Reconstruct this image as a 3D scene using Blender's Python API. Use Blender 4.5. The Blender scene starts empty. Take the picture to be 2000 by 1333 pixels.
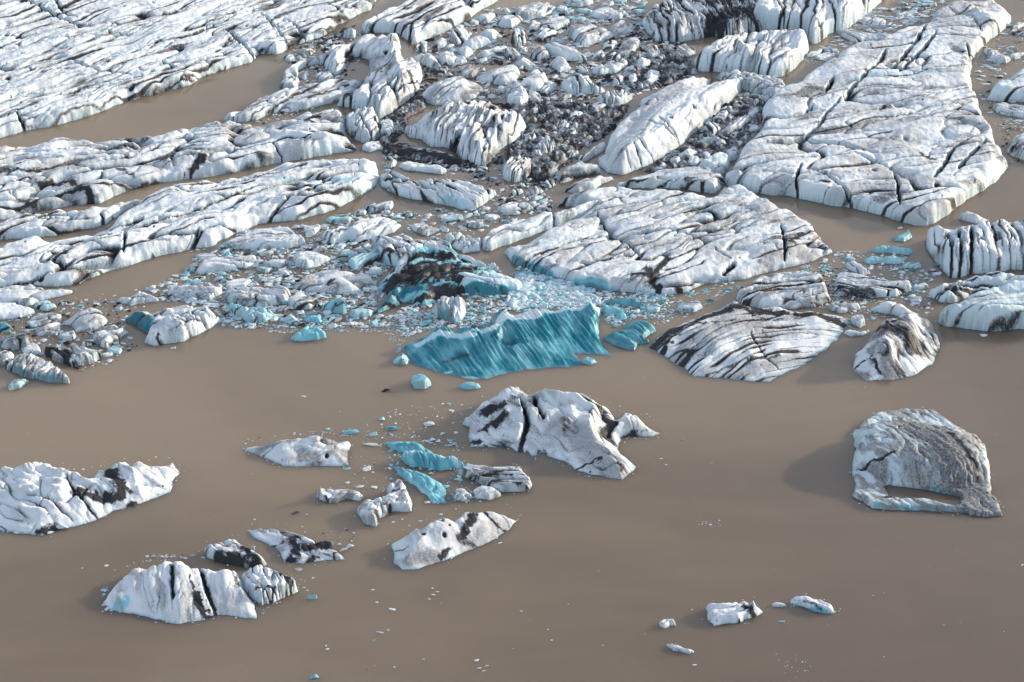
import bpy, bmesh, math, random
import numpy as np
from mathutils import Vector

# ------------------------------------------------------------------ camera, sky, sun, exposure
scene = bpy.context.scene
COL = scene.collection
CAM_H = 400.0
DEP = math.radians(28.0)
HFOV = math.radians(22.0)
TAN = math.tan(HFOV / 2)
cam_data = bpy.data.cameras.new('camera')
cam_data.sensor_width = 36.0
cam_data.lens = 18.0 / TAN
cam_data.clip_start = 1.0
cam_data.clip_end = 60000.0
cam = bpy.data.objects.new('camera', cam_data)
COL.objects.link(cam)
cam.location = (0, 0, CAM_H)
cam.rotation_euler = (math.pi / 2 - DEP, 0, 0)
scene.camera = cam

SUN_EL = math.radians(14.0)
SUN_AZ = math.radians(24.0)          # from the right of the view, swung a little to the far side
SUN_VEC = Vector((math.cos(SUN_EL) * math.cos(SUN_AZ), math.cos(SUN_EL) * math.sin(SUN_AZ), math.sin(SUN_EL)))
sun_data = bpy.data.lights.new('sun', 'SUN')
sun_data.energy = 3.9
sun_data.angle = math.radians(0.9)
sun_data.color = (1.0, 0.85, 0.66)
sun = bpy.data.objects.new('sun', sun_data)
COL.objects.link(sun)
sun.rotation_euler = (-SUN_VEC).to_track_quat('-Z', 'Y').to_euler()

world = bpy.data.worlds.new('World')
scene.world = world
world.use_nodes = True
wt = world.node_tree
wt.nodes.clear()
wout = wt.nodes.new('ShaderNodeOutputWorld')
wbg = wt.nodes.new('ShaderNodeBackground')
wsky = wt.nodes.new('ShaderNodeTexSky')
wsky.sky_type = 'NISHITA'
wsky.sun_disc = False
wsky.sun_elevation = SUN_EL
wsky.sun_rotation = math.atan2(SUN_VEC.x, SUN_VEC.y)
wsky.dust_density = 1.5
wco = wt.nodes.new('ShaderNodeTexCoord')
wmap = wt.nodes.new('ShaderNodeMapping')
wmap.inputs['Scale'].default_value = (1.0, 1.0, 2.4)
wno = wt.nodes.new('ShaderNodeTexNoise')
wno.inputs['Scale'].default_value = 5.0
wno.inputs['Detail'].default_value = 5.0
wno.inputs['Roughness'].default_value = 0.5
wra = wt.nodes.new('ShaderNodeValToRGB')
wra.color_ramp.elements[0].position = 0.38
wra.color_ramp.elements[1].position = 0.66
wmx = wt.nodes.new('ShaderNodeMix')
wmx.data_type = 'RGBA'
wmx.inputs['B'].default_value = (8.2, 8.3, 8.8, 1.0)      # high thin cloud
wfa = wt.nodes.new('ShaderNodeMath')
wfa.operation = 'MULTIPLY'
wfa.inputs[1].default_value = 0.5
wt.links.new(wco.outputs['Generated'], wmap.inputs['Vector'])
wt.links.new(wmap.outputs['Vector'], wno.inputs['Vector'])
wt.links.new(wno.outputs['Fac'], wra.inputs['Fac'])
wt.links.new(wra.outputs['Color'], wfa.inputs[0])
wt.links.new(wfa.outputs[0], wmx.inputs['Factor'])
wt.links.new(wsky.outputs['Color'], wmx.inputs['A'])
wt.links.new(wmx.outputs['Result'], wbg.inputs['Color'])
wbg.inputs['Strength'].default_value = 0.15
wt.links.new(wbg.outputs['Background'], wout.inputs['Surface'])

scene.view_settings.view_transform = 'Standard'
scene.view_settings.look = 'None'
scene.view_settings.gamma = 1.0
scene.view_settings.use_curve_mapping = False
scene.view_settings.exposure = 0.56

# ------------------------------------------------------------------ photo point -> place on the lagoon
CD, SD = math.cos(DEP), math.sin(DEP)

def ray(px, py):
    a = (px - 1000.0) / 1000.0 * TAN
    b = (666.5 - py) / 1000.0 * TAN
    return np.stack([a, CD + b * SD, -SD + b * CD], -1)

def place(px, py, z=0.0):
    """world XY where the line of sight through a photo point meets the height z"""
    px = np.asarray(px, float); py = np.asarray(py, float)
    d = ray(px, py)
    k = (z - CAM_H) / d[..., 2]
    return np.stack([d[..., 0] * k, d[..., 1] * k], -1)

def unit_at(px, py):
    """metres spanned by one photo pixel at that place, and sin / cos of the local depression"""
    w = place(px, py)
    dist = math.hypot(math.hypot(w[0], w[1]), CAM_H)
    s = dist * TAN / 1000.0
    sd = CAM_H / dist
    return s, sd, math.sqrt(1 - sd * sd)

# ------------------------------------------------------------------ noise
_rng = np.random.RandomState(11)
_ang = _rng.rand(512) * 2 * np.pi
_GX, _GY = np.cos(_ang), np.sin(_ang)
_PERM = _rng.permutation(512)
_PERM = np.concatenate([_PERM, _PERM])

def gn(x, y, seed=0):
    x = x + seed * 17.31; y = y - seed * 9.77
    xi = np.floor(x); yi = np.floor(y)
    fx = x - xi; fy = y - yi
    xi = xi.astype(np.int64) & 511; yi = yi.astype(np.int64) & 511
    sx = fx * fx * fx * (fx * (fx * 6 - 15) + 10)
    sy = fy * fy * fy * (fy * (fy * 6 - 15) + 10)
    x1 = (xi + 1) & 511; y1 = (yi + 1) & 511
    def g(ax, ay, dx, dy):
        h = _PERM[_PERM[ax] + ay]
        return _GX[h] * dx + _GY[h] * dy
    a = g(xi, yi, fx, fy); b = g(x1, yi, fx - 1, fy)
    c = g(xi, y1, fx, fy - 1); d = g(x1, y1, fx - 1, fy - 1)
    ab = a + sx * (b - a); cd = c + sx * (d - c)
    return (ab + sy * (cd - ab)) * 1.5

def fbm(x, y, seed=0, octv=4, gain=0.5):
    r = 0; a = 1.0
    for i in range(octv):
        r = r + a * gn(x, y, seed + 3 * i); x = x * 2.03; y = y * 2.03; a *= gain
    return r

def smooth(e0, e1, x):
    t = np.clip((x - e0) / (e1 - e0), 0, 1)
    return t * t * (3 - 2 * t)

def poly_sd(poly, U, V):
    """signed distance to a polygon, positive inside"""
    d2 = np.full(U.shape, 1e18); ins = np.zeros(U.shape, bool)
    n = len(poly)
    for i in range(n):
        ax, ay = poly[i]; bx, by = poly[(i + 1) % n]
        ex, ey = bx - ax, by - ay
        L = ex * ex + ey * ey + 1e-9
        t = np.clip(((U - ax) * ex + (V - ay) * ey) / L, 0, 1)
        dx = U - ax - t * ex; dy = V - ay - t * ey
        np.minimum(d2, dx * dx + dy * dy, out=d2)
        if ay != by:
            c = ((ay > V) != (by > V)) & (U < (bx - ax) * (V - ay) / (by - ay) + ax)
            ins ^= c
    d = np.sqrt(d2)
    return np.where(ins, d, -d)

def line_d(line, U, V):
    """distance to a polyline and the fraction of the way along it"""
    d2 = np.full(U.shape, 1e18); fr = np.zeros(U.shape)
    seg = [math.hypot(line[i + 1][0] - line[i][0], line[i + 1][1] - line[i][1]) for i in range(len(line) - 1)]
    tot = sum(seg) + 1e-9; acc = 0
    for i in range(len(line) - 1):
        ax, ay = line[i]; bx, by = line[i + 1]
        ex, ey = bx - ax, by - ay
        L = ex * ex + ey * ey + 1e-9
        t = np.clip(((U - ax) * ex + (V - ay) * ey) / L, 0, 1)
        dx = U - ax - t * ex; dy = V - ay - t * ey
        q = dx * dx + dy * dy
        m = q < d2
        d2 = np.where(m, q, d2); fr = np.where(m, (acc + t * seg[i]) / tot, fr)
        acc += seg[i]
    return np.sqrt(d2), fr

# ------------------------------------------------------------------ materials
def lk(t, a, b): t.links.new(a, b)

def ice_material():
    m = bpy.data.materials.new('glacier_ice'); m.use_nodes = True
    t = m.node_tree; t.nodes.clear()
    N = t.nodes.new
    out = N('ShaderNodeOutputMaterial'); bs = N('ShaderNodeBsdfPrincipled')
    at = N('ShaderNodeAttribute'); at.attribute_name = 'ice'
    sep = N('ShaderNodeSeparateColor'); lk(t, at.outputs['Color'], sep.inputs[0])
    geo = N('ShaderNodeNewGeometry')
    def noise(scale, detail=4.0, rough=0.6):
        n = N('ShaderNodeTexNoise'); n.inputs['Scale'].default_value = scale
        n.inputs['Detail'].default_value = detail; n.inputs['Roughness'].default_value = rough
        lk(t, geo.outputs['Position'], n.inputs['Vector']); return n.outputs['Fac']
    def math_(op, a, b=None, clamp=False):
        n = N('ShaderNodeMath'); n.operation = op; n.use_clamp = clamp
        for i, v in enumerate((a, b)):
            if v is None: continue
            if isinstance(v, (int, float)): n.inputs[i].default_value = v
            else: lk(t, v, n.inputs[i])
        return n.outputs[0]
    def mix(f, a, b):
        n = N('ShaderNodeMix'); n.data_type = 'RGBA'
        if isinstance(f, (int, float)): n.inputs['Factor'].default_value = f
        else: lk(t, f, n.inputs['Factor'])
        for k, v in (('A', a), ('B', b)):
            if isinstance(v, tuple): n.inputs[k].default_value = v
            else: lk(t, v, n.inputs[k])
        return n.outputs['Result']
    ash, blue, film = sep.outputs[0], sep.outputs[1], sep.outputs[2]
    grain = noise(1.6, 6.0, 0.7); speck = noise(5.0, 3.0, 0.7); broad = noise(0.12, 4.0)
    white = mix(broad, (0.75, 0.785, 0.825, 1), (0.60, 0.68, 0.75, 1))
    # clear blue ice, deeper towards 1
    cyan = mix(math_('MULTIPLY', blue, 2.0, True), white, (0.21, 0.55, 0.65, 1))
    deep = mix(math_('MULTIPLY', math_('SUBTRACT', blue, 0.5), 2.0, True), cyan, (0.003, 0.155, 0.222, 1))
    # thin film of silt and scattered grit, plus the painted waterline shade
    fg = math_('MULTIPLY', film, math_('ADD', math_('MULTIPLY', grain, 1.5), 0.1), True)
    dirty = mix(fg, deep, (0.185, 0.178, 0.185, 1))  # silt film together with the painted waterline shade
    # black volcanic ash, broken up into grains at its rim
    ag = math_('ADD', ash, math_('MULTIPLY', math_('SUBTRACT', grain, 0.5), 0.9))
    ag = math_('ADD', ag, math_('MULTIPLY', math_('SUBTRACT', speck, 0.5), 0.35))
    gate = math_('MULTIPLY', ash, 6.0, True)
    ag = math_('MULTIPLY', math_('MULTIPLY', math_('SUBTRACT', ag, 0.14), 2.1, True), gate)
    ashc = mix(speck, (0.009, 0.010, 0.015, 1), (0.040, 0.041, 0.049, 1))
    col = mix(ag, dirty, ashc)
    lk(t, col, bs.inputs['Base Color'])
    ro = math_('SUBTRACT', 0.62, math_('MULTIPLY', blue, 0.42))
    lk(t, ro, bs.inputs['Roughness'])
    bs.inputs['IOR'].default_value = 1.31
    b1 = N('ShaderNodeBump'); b1.inputs['Strength'].default_value = 0.45; b1.inputs['Distance'].default_value = 0.55
    lk(t, math_('ADD', noise(0.9, 7.0, 0.62), math_('MULTIPLY', speck, 0.2)), b1.inputs['Height'])
    lk(t, b1.outputs['Normal'], bs.inputs['Normal'])
    lk(t, bs.outputs[0], out.inputs['Surface'])
    return m

def water_material():
    m = bpy.data.materials.new('silty_water'); m.use_nodes = True
    t = m.node_tree; t.nodes.clear(); N = t.nodes.new
    out = N('ShaderNodeOutputMaterial'); bs = N('ShaderNodeBsdfPrincipled')
    geo = N('ShaderNodeNewGeometry')
    mp = N('ShaderNodeMapping'); mp.inputs['Scale'].default_value = (0.0036, 0.0060, 0.01)
    lk(t, geo.outputs['Position'], mp.inputs['Vector'])
    n1 = N('ShaderNodeTexNoise'); n1.inputs['Scale'].default_value = 1.0; n1.inputs['Detail'].default_value = 4.0
    n1.inputs['Distortion'].default_value = 0.8
    lk(t, mp.outputs[0], n1.inputs['Vector'])
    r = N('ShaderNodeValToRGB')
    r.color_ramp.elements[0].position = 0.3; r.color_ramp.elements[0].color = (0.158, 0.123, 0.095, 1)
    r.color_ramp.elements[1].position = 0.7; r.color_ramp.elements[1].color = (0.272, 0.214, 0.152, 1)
    # base colour darker towards the near right, painted in for the sky's reflection
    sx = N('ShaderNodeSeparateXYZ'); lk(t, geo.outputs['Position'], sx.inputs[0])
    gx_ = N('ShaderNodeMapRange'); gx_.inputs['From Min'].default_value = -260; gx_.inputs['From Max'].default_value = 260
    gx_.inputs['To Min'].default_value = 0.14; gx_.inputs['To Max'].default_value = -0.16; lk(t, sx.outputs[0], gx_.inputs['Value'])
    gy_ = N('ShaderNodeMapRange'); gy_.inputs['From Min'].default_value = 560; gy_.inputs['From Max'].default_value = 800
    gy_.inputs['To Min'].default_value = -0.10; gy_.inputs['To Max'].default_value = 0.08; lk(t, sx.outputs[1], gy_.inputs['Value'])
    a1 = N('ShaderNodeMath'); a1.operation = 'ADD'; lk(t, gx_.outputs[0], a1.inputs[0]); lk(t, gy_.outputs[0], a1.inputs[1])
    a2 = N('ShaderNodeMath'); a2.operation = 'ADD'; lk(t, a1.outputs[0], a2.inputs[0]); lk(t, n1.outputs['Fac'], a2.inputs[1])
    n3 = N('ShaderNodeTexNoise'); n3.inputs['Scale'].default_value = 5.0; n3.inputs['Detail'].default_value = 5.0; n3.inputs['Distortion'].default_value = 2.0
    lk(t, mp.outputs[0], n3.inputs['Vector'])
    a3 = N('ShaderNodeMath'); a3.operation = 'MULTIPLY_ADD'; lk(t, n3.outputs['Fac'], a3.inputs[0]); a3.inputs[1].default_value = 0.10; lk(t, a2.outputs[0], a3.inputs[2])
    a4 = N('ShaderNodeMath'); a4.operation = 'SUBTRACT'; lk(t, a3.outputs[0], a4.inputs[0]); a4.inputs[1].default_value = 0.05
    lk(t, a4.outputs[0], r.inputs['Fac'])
    rr = N('ShaderNodeMapRange'); rr.inputs['From Min'].default_value = 0.4; rr.inputs['From Max'].default_value = 0.62
    rr.inputs['To Min'].default_value = 0.04; rr.inputs['To Max'].default_value = 0.11; lk(t, n3.outputs['Fac'], rr.inputs['Value'])
    lk(t, rr.outputs[0], bs.inputs['Roughness'])      # calm and wind-ruffled patches
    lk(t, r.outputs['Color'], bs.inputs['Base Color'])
    bs.inputs['Subsurface Weight'].default_value = 1.0        # light wanders through the silt-laden water
    bs.inputs['Subsurface Radius'].default_value = (1.0, 0.9, 0.75)
    bs.inputs['Subsurface Scale'].default_value = 26.0
    bs.inputs['Roughness'].default_value = 0.06
    bs.inputs['IOR'].default_value = 1.33
    n2 = N('ShaderNodeTexNoise'); n2.inputs['Scale'].default_value = 0.8; n2.inputs['Detail'].default_value = 5.0
    lk(t, geo.outputs['Position'], n2.inputs['Vector'])
    bp = N('ShaderNodeBump'); bp.inputs['Strength'].default_value = 0.06; bp.inputs['Distance'].default_value = 0.3
    lk(t, n2.outputs['Fac'], bp.inputs['Height']); lk(t, bp.outputs['Normal'], bs.inputs['Normal'])
    lk(t, bs.outputs[0], out.inputs['Surface'])
    return m

ICE = ice_material()
WATER = water_material()

# ------------------------------------------------------------------ the lagoon
def mesh_obj(name, verts, faces, mat, attr=None, smooth_shade=True, parent=None, loc=None):
    me = bpy.data.meshes.new(name)
    verts = np.asarray(verts, np.float32); faces = np.asarray(faces, np.int32)
    k = faces.shape[1]
    me.vertices.add(len(verts)); me.vertices.foreach_set('co', verts.ravel())
    me.loops.add(faces.size); me.loops.foreach_set('vertex_index', faces.ravel())
    me.polygons.add(len(faces))
    me.polygons.foreach_set('loop_start', np.arange(0, faces.size, k, dtype=np.int32))
    me.polygons.foreach_set('use_smooth', np.full(len(faces), smooth_shade))
    me.update(calc_edges=True)
    if attr is not None:
        ca = me.color_attributes.new('ice', 'FLOAT_COLOR', 'POINT')
        c = np.ones((len(verts), 4), np.float32); c[:, :3] = attr
        ca.data.foreach_set('color', c.ravel())
    me.materials.append(mat)
    o = bpy.data.objects.new(name, me); COL.objects.link(o)
    if loc is not None: o.location = loc
    if parent is not None: o.parent = parent
    return o

wv = [(-9000, -3000, 0), (9000, -3000, 0), (9000, 15000, 0), (-9000, 15000, 0)]
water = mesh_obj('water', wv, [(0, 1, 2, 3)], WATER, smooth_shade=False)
water['kind'] = 'structure'

# ------------------------------------------------------------------ ice floe builder
LINES, CLIFF = 1.0, 0.22      # usual strength of the ash seams and share of sheer edge
FLOES = []          # what has been built, for placing and describing the fragments

def floe(name, cat, label, ref, pts, h=20, w=14, dome=0, grain=(1, -0.2), W=26, asp=4.0, amp=6, crk=8, cw=0.10,
         ash=0.5, bands=0.0, film=0.25, blue=0.0, saw=0.0, sawW=14, facet=0, ragged=3.0, tilt=(0, 0), feats=(),
         holes=(), warp=1.0, groove=0.8, fz=None, wf=0, smear=0.75, ash0=0.0, bend=0.0, lines=None, lw=15, group=None, seed=None, cross=0.5, step=None, cliff=None, parts=()):
    """one floating piece of ice. pts: its outline as photo points (waterline in front, top edge behind);
    all lengths in photo pixels at its place: h freeboard, w width of its flank, W / asp size of its hummocks along grain,
    amp their relief, crk depth of the creases, saw step of the tilted ice layers."""
    if seed is None: seed = len(FLOES) + 3
    P = np.array(pts, float)
    h = h * 0.8; amp = amp * 0.85
    lines = LINES if lines is None else lines; cliff = CLIFF if cliff is None else cliff
    cx, cy = P.mean(0)
    s, sdp, cdp = unit_at(cx, cy)
    hz = s / cdp                                   # metres of height per photo pixel of height
    # outward normal in the picture tells back edges (drawn at the top of the ice) from front ones (at the waterline)
    area = 0.5 * np.sum(P[:, 0] * np.roll(P[:, 1], -1) - np.roll(P[:, 0], -1) * P[:, 1])
    tang = np.roll(P, -1, 0) - np.roll(P, 1, 0)
    nrm = np.stack([tang[:, 1], -tang[:, 0]], -1) * (1 if area > 0 else -1)
    nrm /= np.linalg.norm(nrm, axis=1, keepdims=True) + 1e-9
    back = np.clip(-nrm[:, 1], 0, 1) ** 0.7
    big = max(np.ptp(P[:, 0]), np.ptp(P[:, 1]))
    O = place(cx, cy)
    eh = h * 0.75
    Wp = np.array([place(p[0], p[1], b * eh * hz) for p, b in zip(P, back)])
    poly = (Wp - O) / s
    def loc(q, z=None):
        z = (fz or h * 0.9) if z is None else z
        return [tuple((place(a, b, z * hz) - O) / s) for a, b in q]
    st = step or (1.0 if big < 60 else 1.35 if big < 200 else 1.65)
    du, dv = st, st * 1.5
    m = 5 + ragged
    us = np.arange(poly[:, 0].min() - m, poly[:, 0].max() + m, du)
    vs = np.arange(poly[:, 1].min() - m, poly[:, 1].max() + m, dv)
    U, V = np.meshgrid(us, vs)
    sd = poly_sd(poly, U, V)
    sd0 = sd
    for hp in holes:
        hl = loc(hp, 0)
        sd = np.minimum(sd, -poly_sd(hl, U, V))
    rg = min(ragged, big * 0.06)
    sd = sd + rg * fbm(U / (9 * rg + 4), V / (9 * rg + 4), seed, 4, 0.5)
    # along / across the layering of the ice
    gx, gy = grain[0], -grain[1] / sdp
    gl = math.hypot(gx, gy); gx /= gl; gy /= gl
    kac = math.hypot(gy, gx * sdp); kal = math.hypot(gx, gy * sdp)     # sizes are meant as they appear, across and along the grain
    asp = asp * kac / kal; W = W / kac; sawW = sawW / kac; lw = lw / kac
    Wu = W
    wu = U + 0.26 * warp * Wu * fbm(U / (2.4 * Wu), V / (2.4 * Wu), seed + 5, 3)
    wv_ = V + 0.26 * warp * Wu * fbm(U / (2.4 * Wu), V / (2.4 * Wu), seed + 9, 3)
    S = wu * gx + wv_ * gy; T = -wu * gy + wv_ * gx
    T = T + bend * S * S
    n1 = gn(S / (asp * W), T / W, seed + 1)
    n2 = gn(S / (asp * W * 0.42), T / (W * 0.46), seed + 2)
    n3 = gn(S / (asp * W * 0.2), T / (W * 0.22), seed + 4)
    pil = np.abs(n1) ** 0.75 * 1.15 + 0.26 * np.abs(n2) ** 0.8 + 0.07 * np.abs(n3)
    R = max(2.0, min(np.max(sd), 400))
    ext = big * 0.5
    top = h + dome * smooth(0, R, sd) + h * (tilt[0] * U / ext + tilt[1] * V / (ext / sdp * 0.6))
    if facet:
        r = np.random.RandomState(seed * 7 + 1)
        pl = np.full(U.shape, 1e9)
        for k in range(facet):
            a = r.rand() * 2 * np.pi; sl = r.uniform(0.25, 1.1) * h / max(ext, 4)
            ox, oy = r.uniform(-0.35, 0.35, 2) * ext
            pl = np.minimum(pl, h * r.uniform(0.95, 1.45) + sl * (np.cos(a) * (U - ox) + np.sin(a) * (V - oy) * sdp))
        top = np.maximum(np.minimum(top * 1.5, pl), h * 0.12)
    top = top + amp * (pil - 0.45) + 0.16 * h * gn(U / 95, V / 130, seed + 33) + 0.22 * h * gn(S / (240 / kal), T / (34 / kac), seed + 34)
    if saw:
        q = T / sawW + 0.5 * gn(S / (sawW * 9), T / (sawW * 4), seed + 21)
        kf = np.floor(q); fr = q - kf
        lev = gn(kf * 0.731 + 0.37, S / (sawW * 12), seed + 22)
        top = top + saw * (np.minimum(fr * 1.25, (1 - fr) * 5) - 0.5 + 0.9 * lev)
        edge = np.clip(1 - np.abs(fr - 0.0) / 0.16, 0, 1) + np.clip(1 - np.abs(fr - 1) / 0.10, 0, 1)
    else:
        edge = None
    top = top + (0.35 + 0.012 * h + 0.03 * amp) * fbm(U / 11.0, V / 14.0, seed + 31, 3, 0.5)
    top = top + groove * gn(S / (70 / kal), T / (5.5 / kac), seed + 35) * (0.5 + gn(U / 60, V / 80, seed + 36))
    A = np.zeros(U.shape); B = np.full(U.shape, float(blue)); film_shade = np.zeros(U.shape)
    # creases between hummocks, some of them filled with ash
    m1 = smooth(-0.15, 0.35, gn(U / (3.1 * W), V / (3.1 * W), seed + 12) + 0.12)
    m2 = smooth(0.0, 0.4, gn(U / (2.3 * W), V / (2.3 * W), seed + 13) + 0.05)
    c1 = np.clip(1 - np.abs(n1) / (1.25 * cw), 0, 1) * m1
    c2 = np.clip(1 - np.abs(n2) / (cw * 1.1), 0, 1) * m2
    # cross cracks
    cxn = gn((S * 0.35 + T * 0.94) / (W * 1.7) + 7.7, (S * 0.94 - T * 0.35) / (W * 3.6), seed + 14)
    c3 = np.clip(1 - np.abs(cxn) / (cw * 0.55), 0, 1) * smooth(0.12, 0.4, gn(U / (2.6 * W), V / (2.6 * W), seed + 15)) * cross
    cut = np.maximum(np.maximum(c1, 0.4 * c2), 0.9 * c3)
    top = top - crk * cut
    am = 0.4 + 0.6 * smooth(-0.3, 0.4, gn(U / (2.0 * W) + 3, V / (2.0 * W), seed + 16))
    A = np.maximum(A, ash * am * 1.35 * np.clip(np.maximum(np.maximum(c1, 0.5 * c2), c3), 0, 1) ** 0.7)
    if edge is not None:
        A = np.maximum(A, ash * 1.1 * np.clip(edge, 0, 1) * smooth(-0.25, 0.25, gn(S / (sawW * 6), T / (sawW * 3), seed + 23)))
    # the layering of the ice: thin parallel seams, notched in by melting and picked out by ash
    if lines:
        q = T / lw + 0.7 * gn(S / (lw * 8), T / (lw * 2.5), seed + 61)
        rq = np.round(q); dl = np.abs(q - rq) * lw
        region = 0.55 + 0.45 * smooth(-0.25, 0.25, gn(U / 150, V / 210, seed + 63))
        on = region * smooth(-0.10, 0.18, gn(S / (lw * 11 * asp / 4), rq * 0.731 + 0.4, seed + 62))
        ln = np.clip(1.2 - dl / (1.5 + 2.2 * on), 0, 1) * on
        top = top - lines * 3.2 * ln
        A = np.maximum(A, min(1.0, ash * 1.7) * lines * ln)
        top = top + lines * 1.2 * np.minimum(np.abs(q - rq) * 3, 1)
    # ash layers cropping out as thin streaks
    if bands:
        bn = gn(S / (asp * W * 1.4), T / (W * 0.30), seed + 17) + 0.5 * gn(S / (asp * W * 0.5), T / (W * 0.13), seed + 18)
        A = np.maximum(A, bands * smooth(0.22, 0.62, bn) * (0.35 + 0.65 * m2))
    fm = fbm(S / (asp * W * 0.8), T / (W * 0.8), seed + 19, 4, 0.6)
    film_shade = film * (0.2 + 1.5 * smooth(-0.35, 0.65, fm))
    sm = fbm(S / (asp * W * 1.1) + 11, T / (W * 0.9), seed + 20, 4, 0.62)
    A = np.maximum(A, ash * smear * smooth(0.35, 1.0, sm))
    # melt holes with a pinch of dirt at the bottom
    dots = smooth(0.60, 0.82, gn(U / 6.5, V / 9.0, seed + 91)) * smooth(0.0, 0.4, gn(U / 70, V / 90, seed + 92))
    top = top - 1.6 * dots; A = np.maximum(A, 0.9 * min(1, ash * 1.3) * dots)
    if ash0:
        A = np.maximum(A, ash0 * (0.75 + 0.6 * fbm(U / 22, V / 30, seed + 81, 3)))
    # traced features
    if blue > 0.3:
        B = B * (0.90 + 0.28 * fbm(S / 60, T / 22, seed + 71, 3))
        if edge is not None:
            B = B * (1 - 0.28 * np.clip(edge, 0, 1) * smooth(0.0, 0.4, gn(S / 60, T / 20, seed + 72)))
    fray = 0.38 * fbm(S / (16 / kal), T / (4.5 / kac), seed + 45, 3, 0.65)      # ash frays out along the layers
    wob = 5.0 * fbm(U / 16, V / 16, seed + 41, 3)
    wob2 = 5.0 * fbm(U / 16 + 40, V / 16, seed + 43, 3)
    for f in feats:
        k = f[0]
        if k == 'crack':                           # (kind, line, depth, width, ash)
            ww = f[3]
            d, fr = line_d(loc(f[1]), U + wob * 0.5, V + wob2 * 0.5)
            tp = np.clip(np.minimum(fr, 1 - fr) * 6 + 0.35, 0, 1)
            q = np.clip(1 - d / (ww * tp * 1.2), 0, 1)
            top = top - f[2] * q ** 0.8
            A = np.maximum(A, f[4] * np.clip(1.25 - d / (ww * tp * 0.9), 0, 1))
        elif k == 'ash':                           # (kind, line, half width, strength)
            d, fr = line_d(loc(f[1]), U + wob * 0.9, V + wob2 * 0.9)
            A = np.maximum(A, f[3] * smooth(1.6, 0.15, d / f[2] + 0.10 * wob + fray))
        elif k == 'film':
            d, fr = line_d(loc(f[1]), U + wob, V + wob2)
            film_shade = np.maximum(film_shade, f[3] * smooth(1.3, 0.4, d / f[2]))
        elif k == 'blue':
            d, fr = line_d(loc(f[1], f[4] if len(f) > 4 else None), U + wob * 0.5, V + wob2 * 0.5)
            B = np.maximum(B, f[3] * smooth(1.25, 0.7, d / f[2]))
        elif k == 'white':                         # snow left on clear ice
            d, fr = line_d(loc(f[1], f[4] if len(f) > 4 else None), U + wob * 0.6, V + wob2 * 0.6)
            q = f[3] * smooth(1.25, 0.6, d / f[2])
            B = B * (1 - q); A = A * (1 - q); film_shade = film_shade * (1 - q)
        elif k == 'ridge':                         # (kind, line, height, half width)
            d, fr = line_d(loc(f[1], f[2] + h * 0.5), U + wob * 0.4, V + wob2 * 0.4)
            top = top + f[2] * np.clip(1 - (d / f[3]), 0, 1) ** 1.3
        elif k == 'mound':                         # (kind, line on the ground, height, radius)
            d, fr = line_d(loc(f[1], 0), U + wob, V + wob2)
            top = top + f[2] * np.sqrt(np.clip(1 - (d / f[3]) ** 2, 0, 1))
        elif k == 'pit':                           # (kind, point, depth, radius, ash)
            p = loc([f[1]])[0]
            d = np.hypot(U - p[0], (V - p[1]) * 0.75) + wob * 0.12 * f[3] / 5
            q = smooth(f[3], f[3] * 0.35, d)
            top = top - f[2] * q; A = np.maximum(A, f[4] * smooth(f[3] * 0.95, f[3] * 0.5, d))
        elif k == 'fan':                           # (kind, line, half width, step spacing): ribs running down the flank
            pass
    wl = w * np.exp(0.95 * gn(U / 55, V / 75, seed + 51) + 0.3 * gn(U / 17, V / 22, seed + 52))
    cliff = cliff * np.clip(0.9 + 0.9 * gn(U / 70, V / 90, seed + 53), 0.2, 1.5)
    t = np.clip(sd / np.maximum(wl, 1.5), 0, 1)
    e = cliff * np.clip(sd / 2.5, 0, 1) + (1 - cliff) * (1 - (1 - t) ** 2.0)
    top = np.maximum(top, np.minimum(2.0, h * 0.3))
    if wf:                                         # a tilted berg: the side towards the lagoon's open water slopes gently down
        dF = np.full(U.shape, 1e9)
        for i in range(len(poly)):
            j = (i + 1) % len(poly)
            if 0.5 * (nrm[i, 1] + nrm[j, 1]) > 0.25:
                dF = np.minimum(dF, line_d([poly[i], poly[j]], U, V)[0])
        tf = np.clip(dF / (wf * np.exp(0.35 * gn(U / 40, V / 60, seed + 54))), 0, 1)
        e = e * (0.10 + 0.90 * (1 - (1 - tf) ** 1.35))
    Z = np.where(sd > 0, e * top, 1.1 * sd)
    Z = np.maximum(Z, -6)
    # bare, bluish ice shows on steep flanks where no crust of weathered snow can lie
    gv, gu = np.gradient(Z, dv, du)
    slope = np.hypot(gu, gv)
    B = np.clip(np.maximum(B, 0.10 * smooth(0.9, 2.2, slope)), 0, 1)
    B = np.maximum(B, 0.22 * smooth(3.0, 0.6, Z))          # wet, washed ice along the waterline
    film_shade = np.maximum(film_shade, 0.55 * smooth(1.5, 0.3, Z))  # grey band painted in for the shadow of an undercut at the waterline
    A = np.clip(A, 0, 1); film_shade = np.clip(film_shade, 0, 1)
    # waterline: wet, bluer ice, greyed by the painted undercut shade
    keep = (sd > -4)
    cell = keep[:-1, :-1] | keep[1:, :-1] | keep[:-1, 1:] | keep[1:, 1:]
    ny, nx = U.shape
    idx = np.arange(ny * nx).reshape(ny, nx)
    F = np.stack([idx[:-1, :-1][cell], idx[:-1, 1:][cell], idx[1:, 1:][cell], idx[1:, :-1][cell]], -1)
    used = np.unique(F); remap = np.full(ny * nx, -1); remap[used] = np.arange(len(used))
    co = np.stack([U.ravel()[used] * s, V.ravel()[used] * s, Z.ravel()[used] * hz], -1)
    at = np.stack([A.ravel()[used], B.ravel()[used], film_shade.ravel()[used]], -1)
    FF = remap[F]
    def sub(faces):
        u2 = np.unique(faces); r2 = np.full(len(co), -1); r2[u2] = np.arange(len(u2))
        return co[u2], r2[faces], at[u2]
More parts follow.
